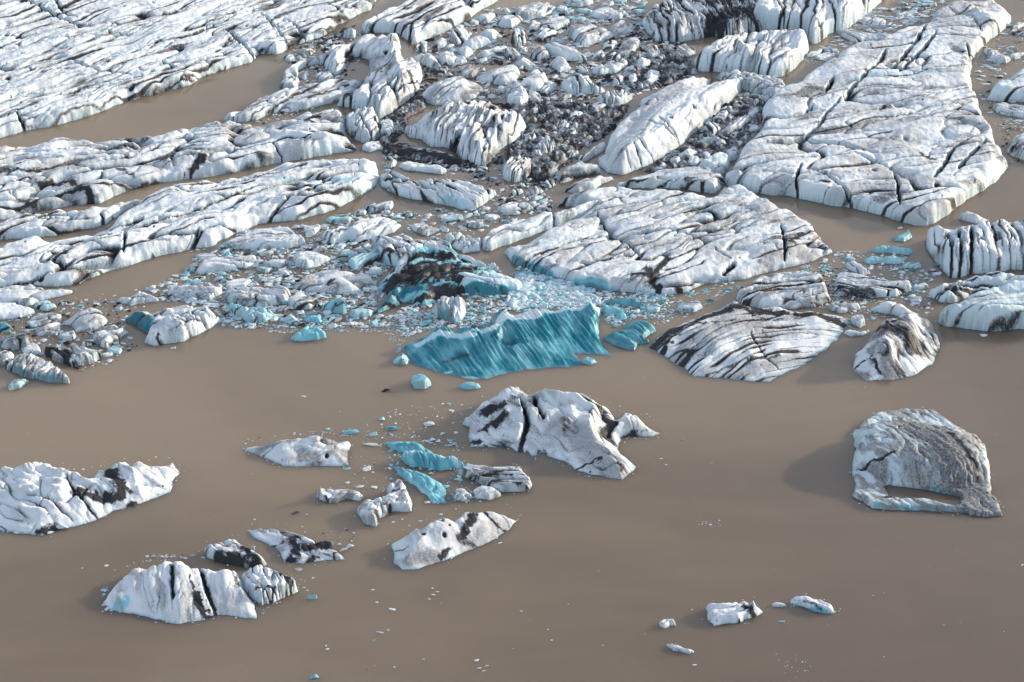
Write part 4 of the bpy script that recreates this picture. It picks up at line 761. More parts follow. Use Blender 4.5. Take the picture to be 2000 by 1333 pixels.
for args in [
 ('striped white floe with fine parallel ridges beside the tip of the grooved tongue lead', 'the striped left floe', [(440,480),(470,461),(500,451),(565,446),(596,464),(598,478),(560,486),(510,488),(460,486)], dict(h=15, w=9, grain=(1,-0.1), W=13, asp=6, amp=4, crk=5, saw=3, sawW=10, film=0.2)),
 ('leaning clean white floe with a long groove under the tip of the smooth tongue', 'the leaning clean floe', [(624,465),(650,450),(672,448),(700,430),(730,422),(762,424),(783,438),(770,455),(700,473),(680,468),(650,479)], dict(h=20, w=16, grain=(1,-0.5), W=18, asp=5, amp=6, crk=8, film=0.15, ash=0.4)),
 ('white wedge floe with dirty left side in the left brash', 'the white wedge in the left brash', [(572,500),(600,489),(648,500),(640,512),(600,526),(578,520)], dict(h=14, w=10, W=14, amp=4, crk=4, film=0.25, ash=0.5)),
 ('fringed white floe left of the white wedge', 'the fringed floe', [(388,512),(440,501),(500,497),(511,508),(480,526),(420,532),(382,536)], dict(h=12, w=8, grain=(1,-0.1), W=12, asp=4, amp=4, crk=5, film=0.25, bands=0.4)),
 ('layered flat floe with a square right end at the left side of the brash', 'the square ended layered floe', [(328,562),(380,554),(437,554),(430,576),(410,587),(360,582),(330,577)], dict(h=13, w=7, grain=(1,0.05), W=11, asp=6, amp=3, crk=5, saw=3, sawW=10, film=0.35, bands=0.4)),
 ('layered floe with a crumbly dark right end in the middle of the left brash', 'the crumbly layered floe', [(438,578),(470,563),(500,559),(555,560),(567,574),(560,593),(520,601),(460,596)], dict(h=15, w=8, grain=(1,0.1), W=12, asp=6, amp=4, crk=6, saw=4, sawW=11, film=0.35, bands=0.4)),
 ('broad pale lilac floe with low relief behind the grey dome', 'the broad lilac floe', [(572,560),(600,534),(660,528),(720,534),(729,550),(690,570),(640,573),(600,571)], dict(h=11, w=12, W=24, amp=3, crk=4, film=0.45)),
 ('smooth grey dome with a dark left rim in the left brash', 'the smooth grey dome', [(627,563),(645,545),(668,540),(685,546),(705,566),(690,576),(650,574)], dict(h=18, w=14, W=26, amp=2, crk=2, film=0.6, feats=[('ash',[(630,562),(648,548)],4,0.8)])),
 ('low ragged floe at the far left end of the left brash', 'the low ragged left floe', [(228,591),(250,580),(272,568),(292,575),(312,588),(260,596)], dict(h=10, w=7, W=10, amp=4, crk=5, film=0.3)),
 ('bulky white iceberg with a deep blue left face and fluted front', 'the blue cheeked iceberg', [(243,626),(262,608),(280,602),(300,609),(345,604),(410,604),(432,622),(420,637),(360,667),(300,676),(284,670),(292,655),(260,633)], dict(h=26, w=16, W=18, asp=1.8, amp=8, crk=9, film=0.25, ash=0.4, parts=(('blue_face','blue',0.5),), feats=[('blue',[(255,622),(275,630),(290,640)],13,1.0,6),('ridge',[(330,630),(355,640),(365,655)],8,14),('ash',[(300,620),(320,612)],6,0.5),('ash',[(308,652),(314,656)],5,0.7)])),
 ('pinkish white flat pyramid among dirty floes near the left edge', 'the pinkish flat pyramid', [(121,629),(150,607),(180,600),(200,609),(209,625),(205,640),(170,649),(148,649),(140,635)], dict(h=18, w=18, facet=4, W=20, amp=2, crk=2, film=0.45)),
 ('jumble of grey flat plates left of the pinkish pyramid', 'the grey flat plates', [(50,626),(75,609),(120,611),(123,630),(112,656),(75,656),(64,642)], dict(h=9, w=6, facet=5, W=12, amp=3, crk=4, film=0.65, ash=0.5)),
 ('teal ice lump at the left edge under the clean white plate', 'the teal lump at the left edge', [(-12,640),(0,631),(12,629),(26,642),(20,649),(0,649)], dict(h=12, w=9, W=10, amp=3, crk=3, blue=0.7, film=0.05)),
 ('dark dirty rounded floe at the left edge with black layers', 'the dark dirty rounded floe', [(-10,668),(25,653),(45,649),(63,667),(55,681),(25,684),(5,681)], dict(h=18, w=14, W=12, amp=5, crk=6, film=0.9, ash=0.8, bands=0.6, blue=0.2)),
 ('black and white crumpled floe right of the dark dirty floes near the left edge', 'the black and white crumpled floe', [(84,681),(110,676),(130,676),(148,674),(175,682),(200,688),(198,701),(175,713),(140,717),(110,706),(95,696)], dict(h=17, w=11, grain=(0.9,0.5), W=12, amp=6, crk=8, film=0.6, ash=1.0, feats=[('ash',[(95,680),(125,690),(140,705)],9,0.95)])),
 ('striped wedge shaped plate with a dark waterline at the lower left of the brash', 'the striped wedge plate', [(8,712),(40,690),(70,694),(105,712),(132,733),(136,749),(100,748),(40,734),(12,722)], dict(h=14, w=9, grain=(0.5,-0.9), W=12, asp=2, amp=6, crk=7, film=0.75, ash=0.5, feats=[('blue',[(15,722),(60,738),(120,748)],4,0.75,1)])),
 ('sunken grey slab between the dark dirty floe and the striped plate', 'the sunken grey slab', [(-20,690),(10,682),(30,690),(22,706),(5,715),(-20,714)], dict(h=12, w=9, W=10, amp=5, crk=6, film=0.9, ash=0.8)),
 ('little dark green tinged block below the striped wedge plate', 'the little dark block', [(10,753),(25,745),(50,739),(58,745),(40,758),(18,763)], dict(h=11, w=8, W=10, amp=3, crk=3, film=0.8, ash=0.5, blue=0.35)),
 ('grey crumbly floe with a white front edge between the pyramid and the blue cheeked iceberg', 'the grey crumbly floe', [(176,661),(190,645),(215,637),(240,640),(252,650),(230,666),(208,682),(194,676)], dict(h=13, w=10, W=10, amp=5, crk=6, film=0.8, ash=0.6)),
 ('blue arched block with a grey hollow in the left brash', 'the blue arched block', [(630,598),(645,582),(665,581),(679,606),(670,613),(640,610)], dict(h=20, w=12, facet=3, W=16, amp=2, crk=2, blue=0.5, film=0.3)),
 ('flat pale blue fin beside the blue arched block', 'the pale blue fin', [(588,623),(610,615),(629,611),(628,633),(600,629)], dict(h=9, w=8, W=14, amp=2, crk=2, blue=0.5)),
 ('upturned grey blue shard left of the pale blue fin', 'the upturned shard', [(552,629),(562,612),(570,604),(580,620),(594,634),(570,637)], dict(h=16, w=10, facet=3, W=14, amp=2, crk=2, blue=0.3, film=0.35)),
 ('crumbly cyan lumps with dark holes right of the blue cheeked iceberg', 'the crumbly cyan lumps', [(438,600),(455,595),(475,600),(490,606),(520,604),(540,618),(520,629),(490,633),(468,622)], dict(h=15, w=8, W=9, asp=1.5, amp=6, crk=6, blue=0.4, ash=0.5)),
 ('bright cyan lump floating at the edge of the open water', 'the bright cyan lump', [(570,657),(585,640),(600,635),(622,640),(637,645),(638,660),(620,664),(590,667),(572,665)], dict(h=15, w=14, W=10, asp=1.5, amp=4, crk=4, blue=0.6, ash=0.0, film=0)),
 ('blue and white block at the left foot of the turquoise ribbed iceberg', 'the block at the turquoise foot', [(768,705),(776,690),(784,684),(795,692),(800,704),(794,713),(772,713)], dict(h=16, w=8, facet=4, W=12, amp=2, crk=2, blue=0.5, film=0.05)),
 ('cyan lump afloat in front of the turquoise ribbed iceberg', 'the cyan lump in front', [(803,748),(808,735),(820,729),(835,740),(843,752),(830,760),(810,760)], dict(h=13, w=10, W=9, amp=4, crk=4, blue=0.5, ash=0)),
 ('flat cyan chip between the turquoise ribbed iceberg and the craggy one', 'the flat cyan chip', [(888,755),(905,748),(925,747),(943,754),(930,762),(910,761)], dict(h=8, w=7, W=9, amp=2, crk=2, blue=0.5, ash=0)),
 ('teal hump in the brash in front of the wide cracked slab', 'the teal hump', [(1176,592),(1200,583),(1235,581),(1268,598),(1240,600),(1200,595)], dict(h=12, w=10, W=12, amp=2, crk=3, blue=0.85, ash=0.1)),
 ('pale teal lump left below the teal hump', 'the pale teal lump', [(1172,608),(1180,597),(1200,598),(1222,612),(1210,616),(1185,615)], dict(h=11, w=9, W=9, amp=4, crk=4, blue=0.6, ash=0.1)),
 ('round cyan lump behind the small turquoise iceberg', 'the round cyan lump', [(1198,622),(1210,612),(1224,613),(1226,623),(1212,626)], dict(h=10, w=8, W=9, amp=2, crk=2, blue=0.55, ash=0)),
 ('teal chip under the right tip of the turquoise ribbed iceberg', 'the teal chip', [(1133,705),(1148,697),(1166,706),(1155,712),(1140,711)], dict(h=8, w=6, W=8, amp=2, crk=2, blue=0.65, ash=0)),
 ('ribbed teal sliver in the right brash beside the upright grooved iceberg', 'the ribbed teal sliver', [(1695,491),(1712,482),(1740,479),(1770,484),(1785,488),(1776,498),(1750,495),(1715,495)], dict(h=9, w=8, grain=(0.2,1), W=6, asp=3, amp=3, crk=2, blue=0.5, film=0.3, ash=0.1)),
 ('pale teal crumbly floe below the ribbed teal sliver', 'the pale teal crumbly floe', [(1686,508),(1700,497),(1720,502),(1760,500),(1772,505),(1760,516),(1720,515),(1695,515)], dict(h=9, w=7, W=9, amp=4, crk=4, blue=0.42, film=0.3, ash=0.1)),
 ('teal triangular chip in the channel below the corner of the huge slab', 'the teal triangular chip', [(1740,466),(1760,458),(1774,451),(1782,464),(1765,472),(1748,471)], dict(h=8, w=6, facet=3, W=9, amp=2, crk=2, blue=0.5, film=0.2)),
 ('white rounded plate with a groove in the right brash', 'the grooved white plate', [(1650,520),(1665,512),(1685,518),(1698,534),(1685,539),(1665,530)], dict(h=10, w=7, grain=(0.8,0.6), W=10, amp=3, crk=4, film=0.25)),
 ('small frothy white floe left of the round dirty iceberg', 'the frothy white floe', [(1650,652),(1660,645),(1680,649),(1696,643),(1698,650),(1685,656),(1660,657)], dict(h=8, w=5, W=8, amp=3, crk=3, film=0.1)),
 ('upright knobby chunk just above the frothy white floe', 'the knobby chunk', [(1660,625),(1672,616),(1688,620),(1690,636),(1680,641),(1668,634)], dict(h=12, w=6, W=8, amp=4, crk=4, film=0.3)),
 ('flat layered chip in the brash behind the fan shaped iceberg', 'the flat layered chip', [(1322,602),(1340,590),(1365,592),(1374,602),(1355,612),(1330,610)], dict(h=9, w=6, grain=(1,0.1), W=8, asp=4, amp=2, crk=3, saw=2, sawW=8, film=0.4)),
 ('long smooth white floe at the back among the chunks', 'the long smooth white floe', [(1054,98),(1084,86),(1120,97),(1147,113),(1132,121),(1099,118)], dict(h=16, w=12, grain=(0.9,0.4), W=20, amp=3, crk=4, film=0.2)),
 ('rounded chunky white block near the middle of the back chunks', 'the rounded chunky block', [(1011,172),(1039,143),(1066,146),(1073,165),(1054,178),(1033,182)], dict(h=22, w=14, W=16, amp=5, crk=6, film=0.2)),
 ('fluted bluish white block right of the rounded chunky block', 'the fluted bluish block', [(1094,164),(1120,143),(1150,146),(1171,167),(1184,178),(1168,184),(1108,186)], dict(h=24, w=16, grain=(0.5,0.9), W=14, amp=6, crk=7, film=0.2, blue=0.08)),
 ('small pointed white chunk behind the rounded chunky block', 'the small pointed chunk', [(1071,128),(1087,110),(1105,116),(1116,135),(1093,142)], dict(h=18, w=10, facet=4, W=12, amp=3, crk=3, film=0.2)),
 ('blocky white chunk left of the small pointed chunk', 'the blocky chunk', [(996,120),(1018,107),(1045,116),(1049,130),(1000,131)], dict(h=17, w=8, facet=4, W=14, amp=3, crk=3, film=0.2)),
 ('string of joined rounded chunks in brown water behind the rubble', 'the string of rounded chunks', [(1148,138),(1180,125),(1210,119),(1229,128),(1210,140),(1172,149)], dict(h=14, w=10, W=12, asp=1.3, amp=6, crk=7, film=0.35)),
 ('ribbed dirty chunk with vertical stripes beside the whaleback', 'the ribbed dirty chunk', [(1163,197),(1186,180),(1225,173),(1238,192),(1210,208),(1186,211)], dict(h=20, w=12, grain=(0.3,1), W=9, asp=3, amp=5, crk=6, film=0.6, ash=0.7)),
 ('streaked low floe with black right side near the ash covered iceberg', 'the streaked low floe at the back', [(1103,58),(1144,46),(1186,52),(1210,36),(1239,48),(1228,66),(1180,79),(1141,91),(1123,84)], dict(h=18, w=16, grain=(1,-0.3), W=16, asp=4, amp=5, crk=6, film=0.55, ash=0.6, feats=[('ash',[(1195,72),(1230,56)],6,0.8)])),
 ('thin white floe just behind the streaked low floe', 'the thin white floe at the back', [(1146,30),(1180,14),(1224,23),(1212,38),(1180,40)], dict(h=9, w=7, W=12, amp=3, crk=4, film=0.3)),
 ('flat streaky white floe by the end of the long top ridge', 'the flat streaky floe by the top ridge', [(1000,24),(1030,8),(1069,5),(1087,18),(1060,35),(1020,40)], dict(h=11, w=9, grain=(1,-0.3), W=12, asp=4, amp=4, crk=5, film=0.45, bands=0.4)),
 ('tall shaded chunk with a dark cleft left of the streaked low floe', 'the tall cleft chunk', [(996,66),(1012,56),(1030,68),(1028,88),(1008,92),(996,82)], dict(h=20, w=8, grain=(0.3,1), W=10, amp=4, crk=6, film=0.2, ash=0.7)),
 ('dirty fronted chunk against the right side of the knobbly hummock', 'the dirty fronted chunk', [(810,116),(833,99),(854,116),(864,138),(839,134)], dict(h=19, w=10, facet=4, W=14, amp=4, crk=5, film=0.5, ash=0.5)),
 ('round white boulder of ice right of the dirty fronted chunk', 'the round white boulder', [(855,112),(875,98),(894,110),(887,127),(866,130)], dict(h=18, w=12, W=14, amp=3, crk=4, film=0.2)),
 ('small white boulder next to the round white boulder', 'the small white boulder', [(892,98),(911,90),(926,105),(908,115)], dict(h=14, w=9, W=12, amp=3, crk=3, film=0.2)),
 ('oblong white boulder above the small white boulder', 'the oblong boulder', [(900,88),(929,68),(957,77),(960,88),(920,98)], dict(h=18, w=12, W=16, amp=3, crk=4, film=0.2)),
 ('two lobed white boulder at the upper end of the boulder row', 'the two lobed boulder', [(933,66),(962,52),(976,69),(962,82),(944,74)], dict(h=17, w=9, W=12, amp=4, crk=5, film=0.25)),
 ('flat topped white floe pointing right below the boulder row', 'the flat topped floe', [(933,106),(968,89),(992,92),(980,106),(950,113)], dict(h=12, w=9, W=16, amp=3, crk=4, film=0.2)),
 ('wide pale floe with a rounded back right of the smooth lilac dome', 'the wide pale floe', [(924,148),(959,131),(992,125),(1015,135),(1010,162),(980,167),(945,162)], dict(h=16, w=14, grain=(1,-0.3), W=20, amp=4, crk=6, film=0.3)),
 ('small white hump above the boulder row near the top ridge', 'the small hump by the top ridge', [(966,40),(1000,26),(1022,40),(1000,56),(975,53)], dict(h=15, w=10, W=14, amp=4, crk=5, film=0.3)),
 ('little cap of ice beside the dirt at the end of the top ridge', 'the little cap by the top ridge', [(928,34),(950,28),(967,30),(955,46),(938,45)], dict(h=11, w=8, W=12, amp=3, crk=3, film=0.35)),
 ('angular bluish chunk right of the wide pale floe', 'the angular bluish chunk', [(985,180),(1002,165),(1024,178),(1035,198),(1018,212),(992,206)], dict(h=20, w=8, facet=4, W=12, amp=4, crk=5, film=0.25)),
 ('striped lump of ice in the dark rubble right of the swirly striped iceberg', 'the striped lump in the rubble', [(1032,300),(1048,280),(1070,268),(1090,282),(1086,300),(1056,312),(1038,312)], dict(h=18, w=10, grain=(0.4,1), W=9, asp=3, amp=5, crk=6, film=0.6, ash=0.8)),
 ('low white plate of ice right of the low grooved iceberg', 'the low white plate', [(972,405),(998,394),(1036,398),(1044,410),(1010,420),(985,420)], dict(h=10, w=7, W=10, amp=4, crk=4, film=0.3)),
 ('pale strip of ice in the gap under the low grooved iceberg', 'the pale strip in the gap', [(860,430),(880,420),(915,416),(935,420),(905,430),(878,440)], dict(h=6, w=6, W=9, amp=2, crk=2, film=0.3, blue=0.25)),
 ('pebbly chunk row at the lower left flank of the long flat slice', 'the pebbly chunk row', [(868,462),(890,452),(910,462),(940,470),(938,490),(905,495),(880,480)], dict(h=14, w=8, W=9, asp=1.4, amp=5, crk=6, film=0.25, blue=0.1)),
 ('small round white chunk on the rubble shore below the huge slab corner', 'the small round chunk by the slab', [(1416,305),(1424,290),(1436,286),(1444,298),(1438,312),(1424,316)], dict(h=14, w=8, W=12, amp=3, crk=4, film=0.25)),
 ('row of pale blocks in the lead between the whaleback and the huge slab', 'the row of pale blocks in the lead', [(1402,258),(1430,240),(1452,225),(1475,208),(1486,214),(1470,236),(1446,256),(1420,264)], dict(h=14, w=8, grain=(0.75,-0.6), W=10, asp=1.3, amp=5, crk=6, film=0.5)),
 ('wedge shaped pale block at the foot of the whaleback beside the wedged strips', 'the wedge block at the whaleback foot', [(1316,306),(1340,290),(1362,284),(1366,302),(1350,310),(1326,312)], dict(h=14, w=8, facet=4, W=12, amp=3, crk=4, film=0.4)),
 ('twin pale blocks in the lead just above the wedge block', 'the twin pale blocks', [(1356,282),(1372,268),(1390,266),(1402,268),(1424,280),(1410,288),(1385,284)], dict(h=14, w=7, facet=5, W=10, amp=3, crk=5, film=0.4)),
 ('flaky white fan of thin ice in the water behind the huge slab', 'the flaky white fan', [(1636,64),(1660,60),(1700,64),(1744,66),(1740,78),(1700,80),(1665,84)], dict(h=6, w=6, grain=(1,0.5), W=8, asp=5, amp=2, crk=3, saw=2, sawW=9, film=0.2)),
 ('thin white plate in the water between the cliffed iceberg and the huge slab', 'the thin plate behind the slab', [(1680,40),(1700,34),(1730,38),(1732,48),(1700,50)], dict(h=6, w=5, W=10, amp=2, crk=2, film=0.2)),
 ('small dirty and white floe near the upper right beside the slab end', 'the small dirty floe by the slab end', [(1918,100),(1935,94),(1955,105),(1974,114),(1965,124),(1940,124)], dict(h=10, w=8, W=10, amp=4, crk=4, film=0.6, ash=0.6)),
]:
    lab, ref, pts, kw = args
    nm = 'iceberg' if 'iceberg' in lab.split(' with')[0] and lab.startswith('bulky') else ('ice_block' if any(k in ref for k in ('block', 'chunk', 'boulder', 'lump')) else 'ice_floe')
    cat = {'iceberg': 'iceberg', 'ice_block': 'ice block', 'ice_floe': 'ice floe'}[nm]
    floe(nm, cat, lab, ref, pts, **kw)
# ------------------------------------------------------------------ loose fragments and brash
RND = random.Random(5)

def hull_chunk(seed, flat, n=13, round_=0.0):
    r = random.Random(seed)
    bm = bmesh.new()
    for i in range(n):
        a = r.random() * 2 * math.pi; z = r.uniform(-0.6, 1)
        q = math.sqrt(max(0.05, 1 - z * z)) * r.uniform(0.75, 1.05)
        bm.verts.new((math.cos(a) * q * r.uniform(0.8, 1.1), math.sin(a) * q * 0.8, z * flat * r.uniform(0.7, 1.15)))
    res = bmesh.ops.convex_hull(bm, input=bm.verts)
    junk = [v for v in bm.verts if not v.link_faces]
    for v in junk: bm.verts.remove(v)
    if round_:
        bmesh.ops.bevel(bm, geom=list(bm.edges), offset=round_, segments=1, affect='EDGES')
    bmesh.ops.triangulate(bm, faces=bm.faces)
    bm.verts.index_update()
    co = np.array([v.co[:] for v in bm.verts]); fa = np.array([[v.index for v in f.verts] for f in bm.faces])
    bm.free()
    return co, fa

KIND = {  # colour word -> (ash, blue, film)
    'white': (0.0, 0.06, 0.12), 'pale grey': (0.08, 0.05, 0.6), 'cyan': (0.0, 0.5, 0.05), 'teal': (0.05, 0.75, 0.1), 'dark grey': (0.58, 0.1, 1.0), 'black': (0.9, 0.1, 1.0)}
SHAPES = [hull_chunk(i, f, 10, 0.05) for i, f in enumerate((0.16, 0.22, 0.35, 0.5, 0.7, 0.95, 0.3, 0.55))]
PROTO = {}
def proto(kind, k):
    if (kind, k) not in PROTO:
        co, fa = SHAPES[k]
        rr = np.random.RandomState(k)
        at = np.tile(np.array(KIND[kind]), (len(co), 1)) * rr.uniform(0.6, 1.3, (len(co), 1))
        o = mesh_obj('ice_fragment', co, fa, ICE, np.clip(at, 0, 1), smooth_shade=False)
        COL.objects.unlink(o)
        PROTO[(kind, k)] = o
    return PROTO[(kind, k)]

def inside(pt, poly):
    x, y = pt; c = False; n = len(poly)
    for i in range(n):
        ax, ay = poly[i]; bx, by = poly[(i + 1) % n]
        if (ay > y) != (by > y) and x < (bx - ax) * (y - ay) / (by - ay) + ax: c = not c
    return c

def free_spot(x, y):
    for f in FLOES:
        if f['obj'].get('kind') == 'stuff': continue
        p = f['pts']
        if p[:, 0].min() <= x <= p[:, 0].max() and p[:, 1].min() <= y <= p[:, 1].max() and inside((x, y), p): return False
    return True

# middling blocks and plates jammed between the big bergs, each with its own outline
JAM = []
def jam(poly, n, lo, hi, flat, style):
    xs = [q[0] for q in poly]; ys = [q[1] for q in poly]; c = 0; tries = 0
    while c < n and tries < n * 40:
        tries += 1
        x = RND.uniform(min(xs), max(xs)); y = RND.uniform(min(ys), max(ys))
        if not inside((x, y), poly): continue
        w = lo + (hi - lo) * RND.random() ** 1.6
        hgt = w * RND.uniform(*flat)
        ok = all(free_spot(x + w * 0.36 * math.cos(a), y + hgt * 0.36 * math.sin(a)) for a in (0, 1.57, 3.14, 4.71)) and free_spot(x, y)
        if not ok: continue
        a0 = RND.uniform(-0.35, 0.2); k = RND.randint(6, 9); pts = []
        for i in range(k):
            a = 2 * math.pi * (i + RND.uniform(-0.3, 0.3)) / k; q = RND.uniform(0.75, 1.1)
            u, v = math.cos(a) * w * 0.5 * q, math.sin(a) * hgt * 0.5 * q
            pts.append((x + u * math.cos(a0) - v * math.sin(a0), y + u * math.sin(a0) + v * math.cos(a0)))
        hh = hgt * RND.uniform(0.25, 0.5)
        g = (1, RND.uniform(-0.4, 0.1)); kw = dict(h=hh, w=max(3, hh * 0.5), grain=g, W=max(7, hgt * 0.5), asp=4, amp=hh * 0.12, crk=hh * 0.22, groove=0.6, cliff=0.45)
        if style == 'plate':
            kw.update(ash=0.6, film=RND.uniform(0.1, 0.6), bands=0.3, saw=hh * 0.2 if RND.random() < 0.5 else 0, sawW=8, blue=RND.choice((0, 0, 0, 0.1, 0.3)))
        else:
            kw.update(ash=0.7, film=RND.uniform(0.1, 0.8), facet=RND.choice((3, 4, 5, 6, 6)), bands=RND.choice((0, 0, 0.4)), grain=(RND.uniform(0.3, 1), RND.uniform(-0.8, 0.8)))
        look = 'grey ' if kw['film'] > 0.5 else 'bluish ' if kw.get('blue', 0) > 0.2 else 'white '
        o = floe('ice_plate' if style == 'plate' else 'ice_block', 'ice plate' if style == 'plate' else 'ice block', '', '', pts, seed=300 + len(JAM), **kw)
        JAM.append((o, (x, y), w, look + ('plate of ice' if style == 'plate' else 'block of ice')))
        c += 1
NREF = len(FLOES)
jam([(330,545),(400,500),(480,450),(620,440),(740,400),(790,420),(740,470),(730,560),(740,610),(640,630),(540,630),(430,600),(330,590)], 34, 22, 80, (0.3, 0.5), 'plate')
jam([(0,620),(120,590),(240,600),(240,640),(220,700),(60,690),(0,690)], 8, 18, 50, (0.4, 0.6), 'plate')
jam([(760,420),(870,400),(1000,380),(1090,385),(1070,410),(960,440),(900,460),(800,470),(740,440)], 9, 24, 70, (0.3, 0.5), 'plate')
jam([(900,600),(1000,585),(1180,590),(1300,580),(1290,620),(1180,600),(960,612),(840,640)], 9, 16, 40, (0.4, 0.6), 'plate')
jam([(1560,530),(1640,490),(1760,490),(1830,530),(1810,590),(1700,600),(1640,600)], 9, 18, 46, (0.3, 0.5), 'plate')
jam([(1570,125),(1620,75),(1700,20),(1850,-10),(1840,15),(1800,40),(1700,75),(1600,120)], 8, 22, 60, (0.25, 0.4), 'plate')
jam([(1920,100),(1990,40),(2010,140),(1930,170)], 4, 20, 46, (0.25, 0.45), 'plate')
jam([(860,60),(1000,20),(1100,80),(1240,90),(1340,90),(1345,140),(1240,180),(1180,200),(1040,190),(930,190),(850,150),(810,100)], 44, 20, 58, (0.55, 0.8), 'block')
jam([(940,20),(1260,-10),(1260,20),(1100,70),(960,50)], 14, 24, 70, (0.3, 0.5), 'plate')
jam([(930,205),(1180,205),(1225,208),(1180,262),(1120,300),(1060,350),(1000,320),(1030,250)], 26, 14, 44, (0.6, 0.85), 'block')
jam([(1265,335),(1340,282),(1420,215),(1485,185),(1485,240),(1445,290),(1400,330),(1340,335)], 16, 18, 48, (0.5, 0.8), 'block')
jam([(740,285),(900,310),(960,330),(880,340),(760,325)], 6, 18, 40, (0.4, 0.6), 'block')
jam([(1040,310),(1090,290),(1090,345),(1050,385),(990,375)], 7, 16, 40, (0.5, 0.8), 'block')
jam([(560,110),(650,75),(700,95),(660,150),(590,175)], 6, 18, 40, (0.5, 0.7), 'block')

pieces = []   # (px, py, width px, height ratio, colour, shape, turn)
def piece(x, y, w, kind, el=None, turn=None, k=None):
    k = (RND.choice((2, 3, 4, 5, 5, 7)) if kind in ('black', 'dark grey') else RND.choice((0, 0, 1, 1, 2, 6, 3, 4, 7, 5))) if k is None else k
    el = RND.uniform(0.55, 1.0) if el is None else el
    turn = RND.uniform(-0.6, 0.6) if turn is None else turn
    pieces.append((x, y, w, el, kind, k, turn))

def zone(poly, n, lo, hi, kinds, el=(0.35, 1.0), turn=0.5, over=False, p=2.2):
    xs = [q[0] for q in poly]; ys = [q[1] for q in poly]; c = 0; tries = 0
    while c < n and tries < n * 30:
        tries += 1
        x = RND.uniform(min(xs), max(xs)); y = RND.uniform(min(ys), max(ys))
        if not inside((x, y), poly) or not (over or free_spot(x, y)): continue
        w = lo + (hi - lo) * RND.random() ** p
        piece(x, y, w, RND.choices([a for a, _ in kinds], [b for _, b in kinds])[0], RND.uniform(*el), RND.uniform(-turn, turn)); c += 1

# traced single pieces in the open water
for x, y, w, kd, el in [(592,775,16,'white',0.5),(755,765,26,'dark grey',0.3),(875,790,16,'cyan',0.8),(880,803,18,'white',0.7),(745,819,22,'cyan',0.8),(640,838,15,'cyan',0.7),(682,846,46,'cyan',0.4),(728,850,28,'cyan',0.4),(762,838,36,'teal',0.5),
    (836,830,32,'white',0.6),(720,870,44,'pale grey',0.4),(855,862,18,'white',0.8),(676,916,26,'cyan',0.4),(715,917,30,'white',0.6),(678,943,14,'white',0.7),(701,951,28,'white',0.3),(729,953,20,'white',0.8),(579,1003,24,'dark grey',0.5),(598,1006,8,'pale grey',0.9),
    (893,938,26,'cyan',0.6),(878,862,14,'cyan',0.7),(890,845,14,'white',0.7),(886,868,22,'pale grey',0.6),(865,849,14,'white',0.8),(870,950,22,'teal',0.6),(684,1070,22,'white',0.8),(672,1076,24,'white',0.4),(662,1065,12,'white',0.8),(582,1113,24,'pale grey',0.6),
    (613,1129,15,'white',0.4),(609,1168,32,'cyan',0.35),(600,1154,7,'white',0.8),(764,1191,22,'white',0.5),(735,1177,10,'white',0.6),(727,1153,11,'white',0.4),(846,1149,12,'white',0.5),(854,1156,11,'white',0.4),(845,1162,15,'white',0.3),(838,1171,7,'white',0.9),(863,1178,7,'pale grey',0.8),
    (740,1236,24,'pale grey',0.25),(757,1231,10,'white',0.4),(729,1252,11,'cyan',0.6),(636,1262,9,'white',0.6),(639,1268,12,'white',0.5),(827,1289,8,'white',0.6),(772,1303,12,'white',0.5),(716,1308,6,'dark grey',0.8),(612,1323,36,'teal',0.45),
    (930,1290,15,'white',0.5),(935,1306,13,'white',0.4),(951,1302,12,'white',0.4),(946,1311,11,'white',0.3),(1017,1194,10,'white',0.4),(1070,1230,6,'white',0.8),(1077,1251,6,'white',0.8),(978,1061,14,'white',0.35),(1178,1261,6,'white',0.5),(1110,1180,6,'pale grey',0.5),
    (1525,1215,22,'cyan',0.3),(1356,1299,14,'white',0.4),(1998,1104,9,'white',0.5),(1332,860,12,'pale grey',0.5),(1291,896,10,'white',0.4),(1300,908,8,'white',0.6),(1387,1025,9,'white',0.6),(1380,1020,6,'white',0.6),(1390,905,8,'pale grey',0.5),
    (665,646,17,'cyan',0.8),(213,705,17,'white',0.9),(163,722,11,'cyan',0.8),(338,681,17,'white',0.3),(128,705,9,'cyan',0.8),(300,1088,14,'white',0.3),(286,1087,12,'white',0.5),(325,1090,16,'white',0.4),(360,1091,15,'white',0.6),(395,1090,12,'cyan',0.7),(160,1110,7,'pale grey',0.6),(207,1105,14,'white',0.6),(222,1165,10,'white',0.7),
    (95,1040,26,'white',0.5),(40,1040,30,'white',0.5),(120,1034,40,'white',0.4),(162,917,9,'white',0.7),(330,895,8,'pale grey',0.6),(860,1005,14,'white',0.4),(820,1018,13,'white',0.4),(770,1020,18,'white',0.4),(785,1015,10,'white',0.6),
    (1920,655,22,'white',0.6),(1830,520,20,'teal',0.4),(1790,516,24,'teal',0.6),(1770,523,22,'cyan',0.3),(1808,545,26,'cyan',0.35),(1782,530,18,'teal',0.4),(1700,524,10,'white',0.6),(1760,446,16,'white',0.6),(1640,498,22,'pale grey',0.7),(1656,500,14,'white',0.7),(1672,493,12,'white',0.4),(1605,513,30,'pale grey',0.4),(1570,523,24,'white',0.4),(1612,529,24,'cyan',0.5),(1790,594,26,'white',0.4),(1811,602,15,'white',0.5),(1708,622,26,'pale grey',0.6),(1687,593,14,'white',0.5),(1385,587,22,'teal',0.6),(1418,566,22,'cyan',0.4),(1428,553,18,'cyan',0.5)]:
    piece(x, y, w, kd, el, RND.uniform(-0.2, 0.35))

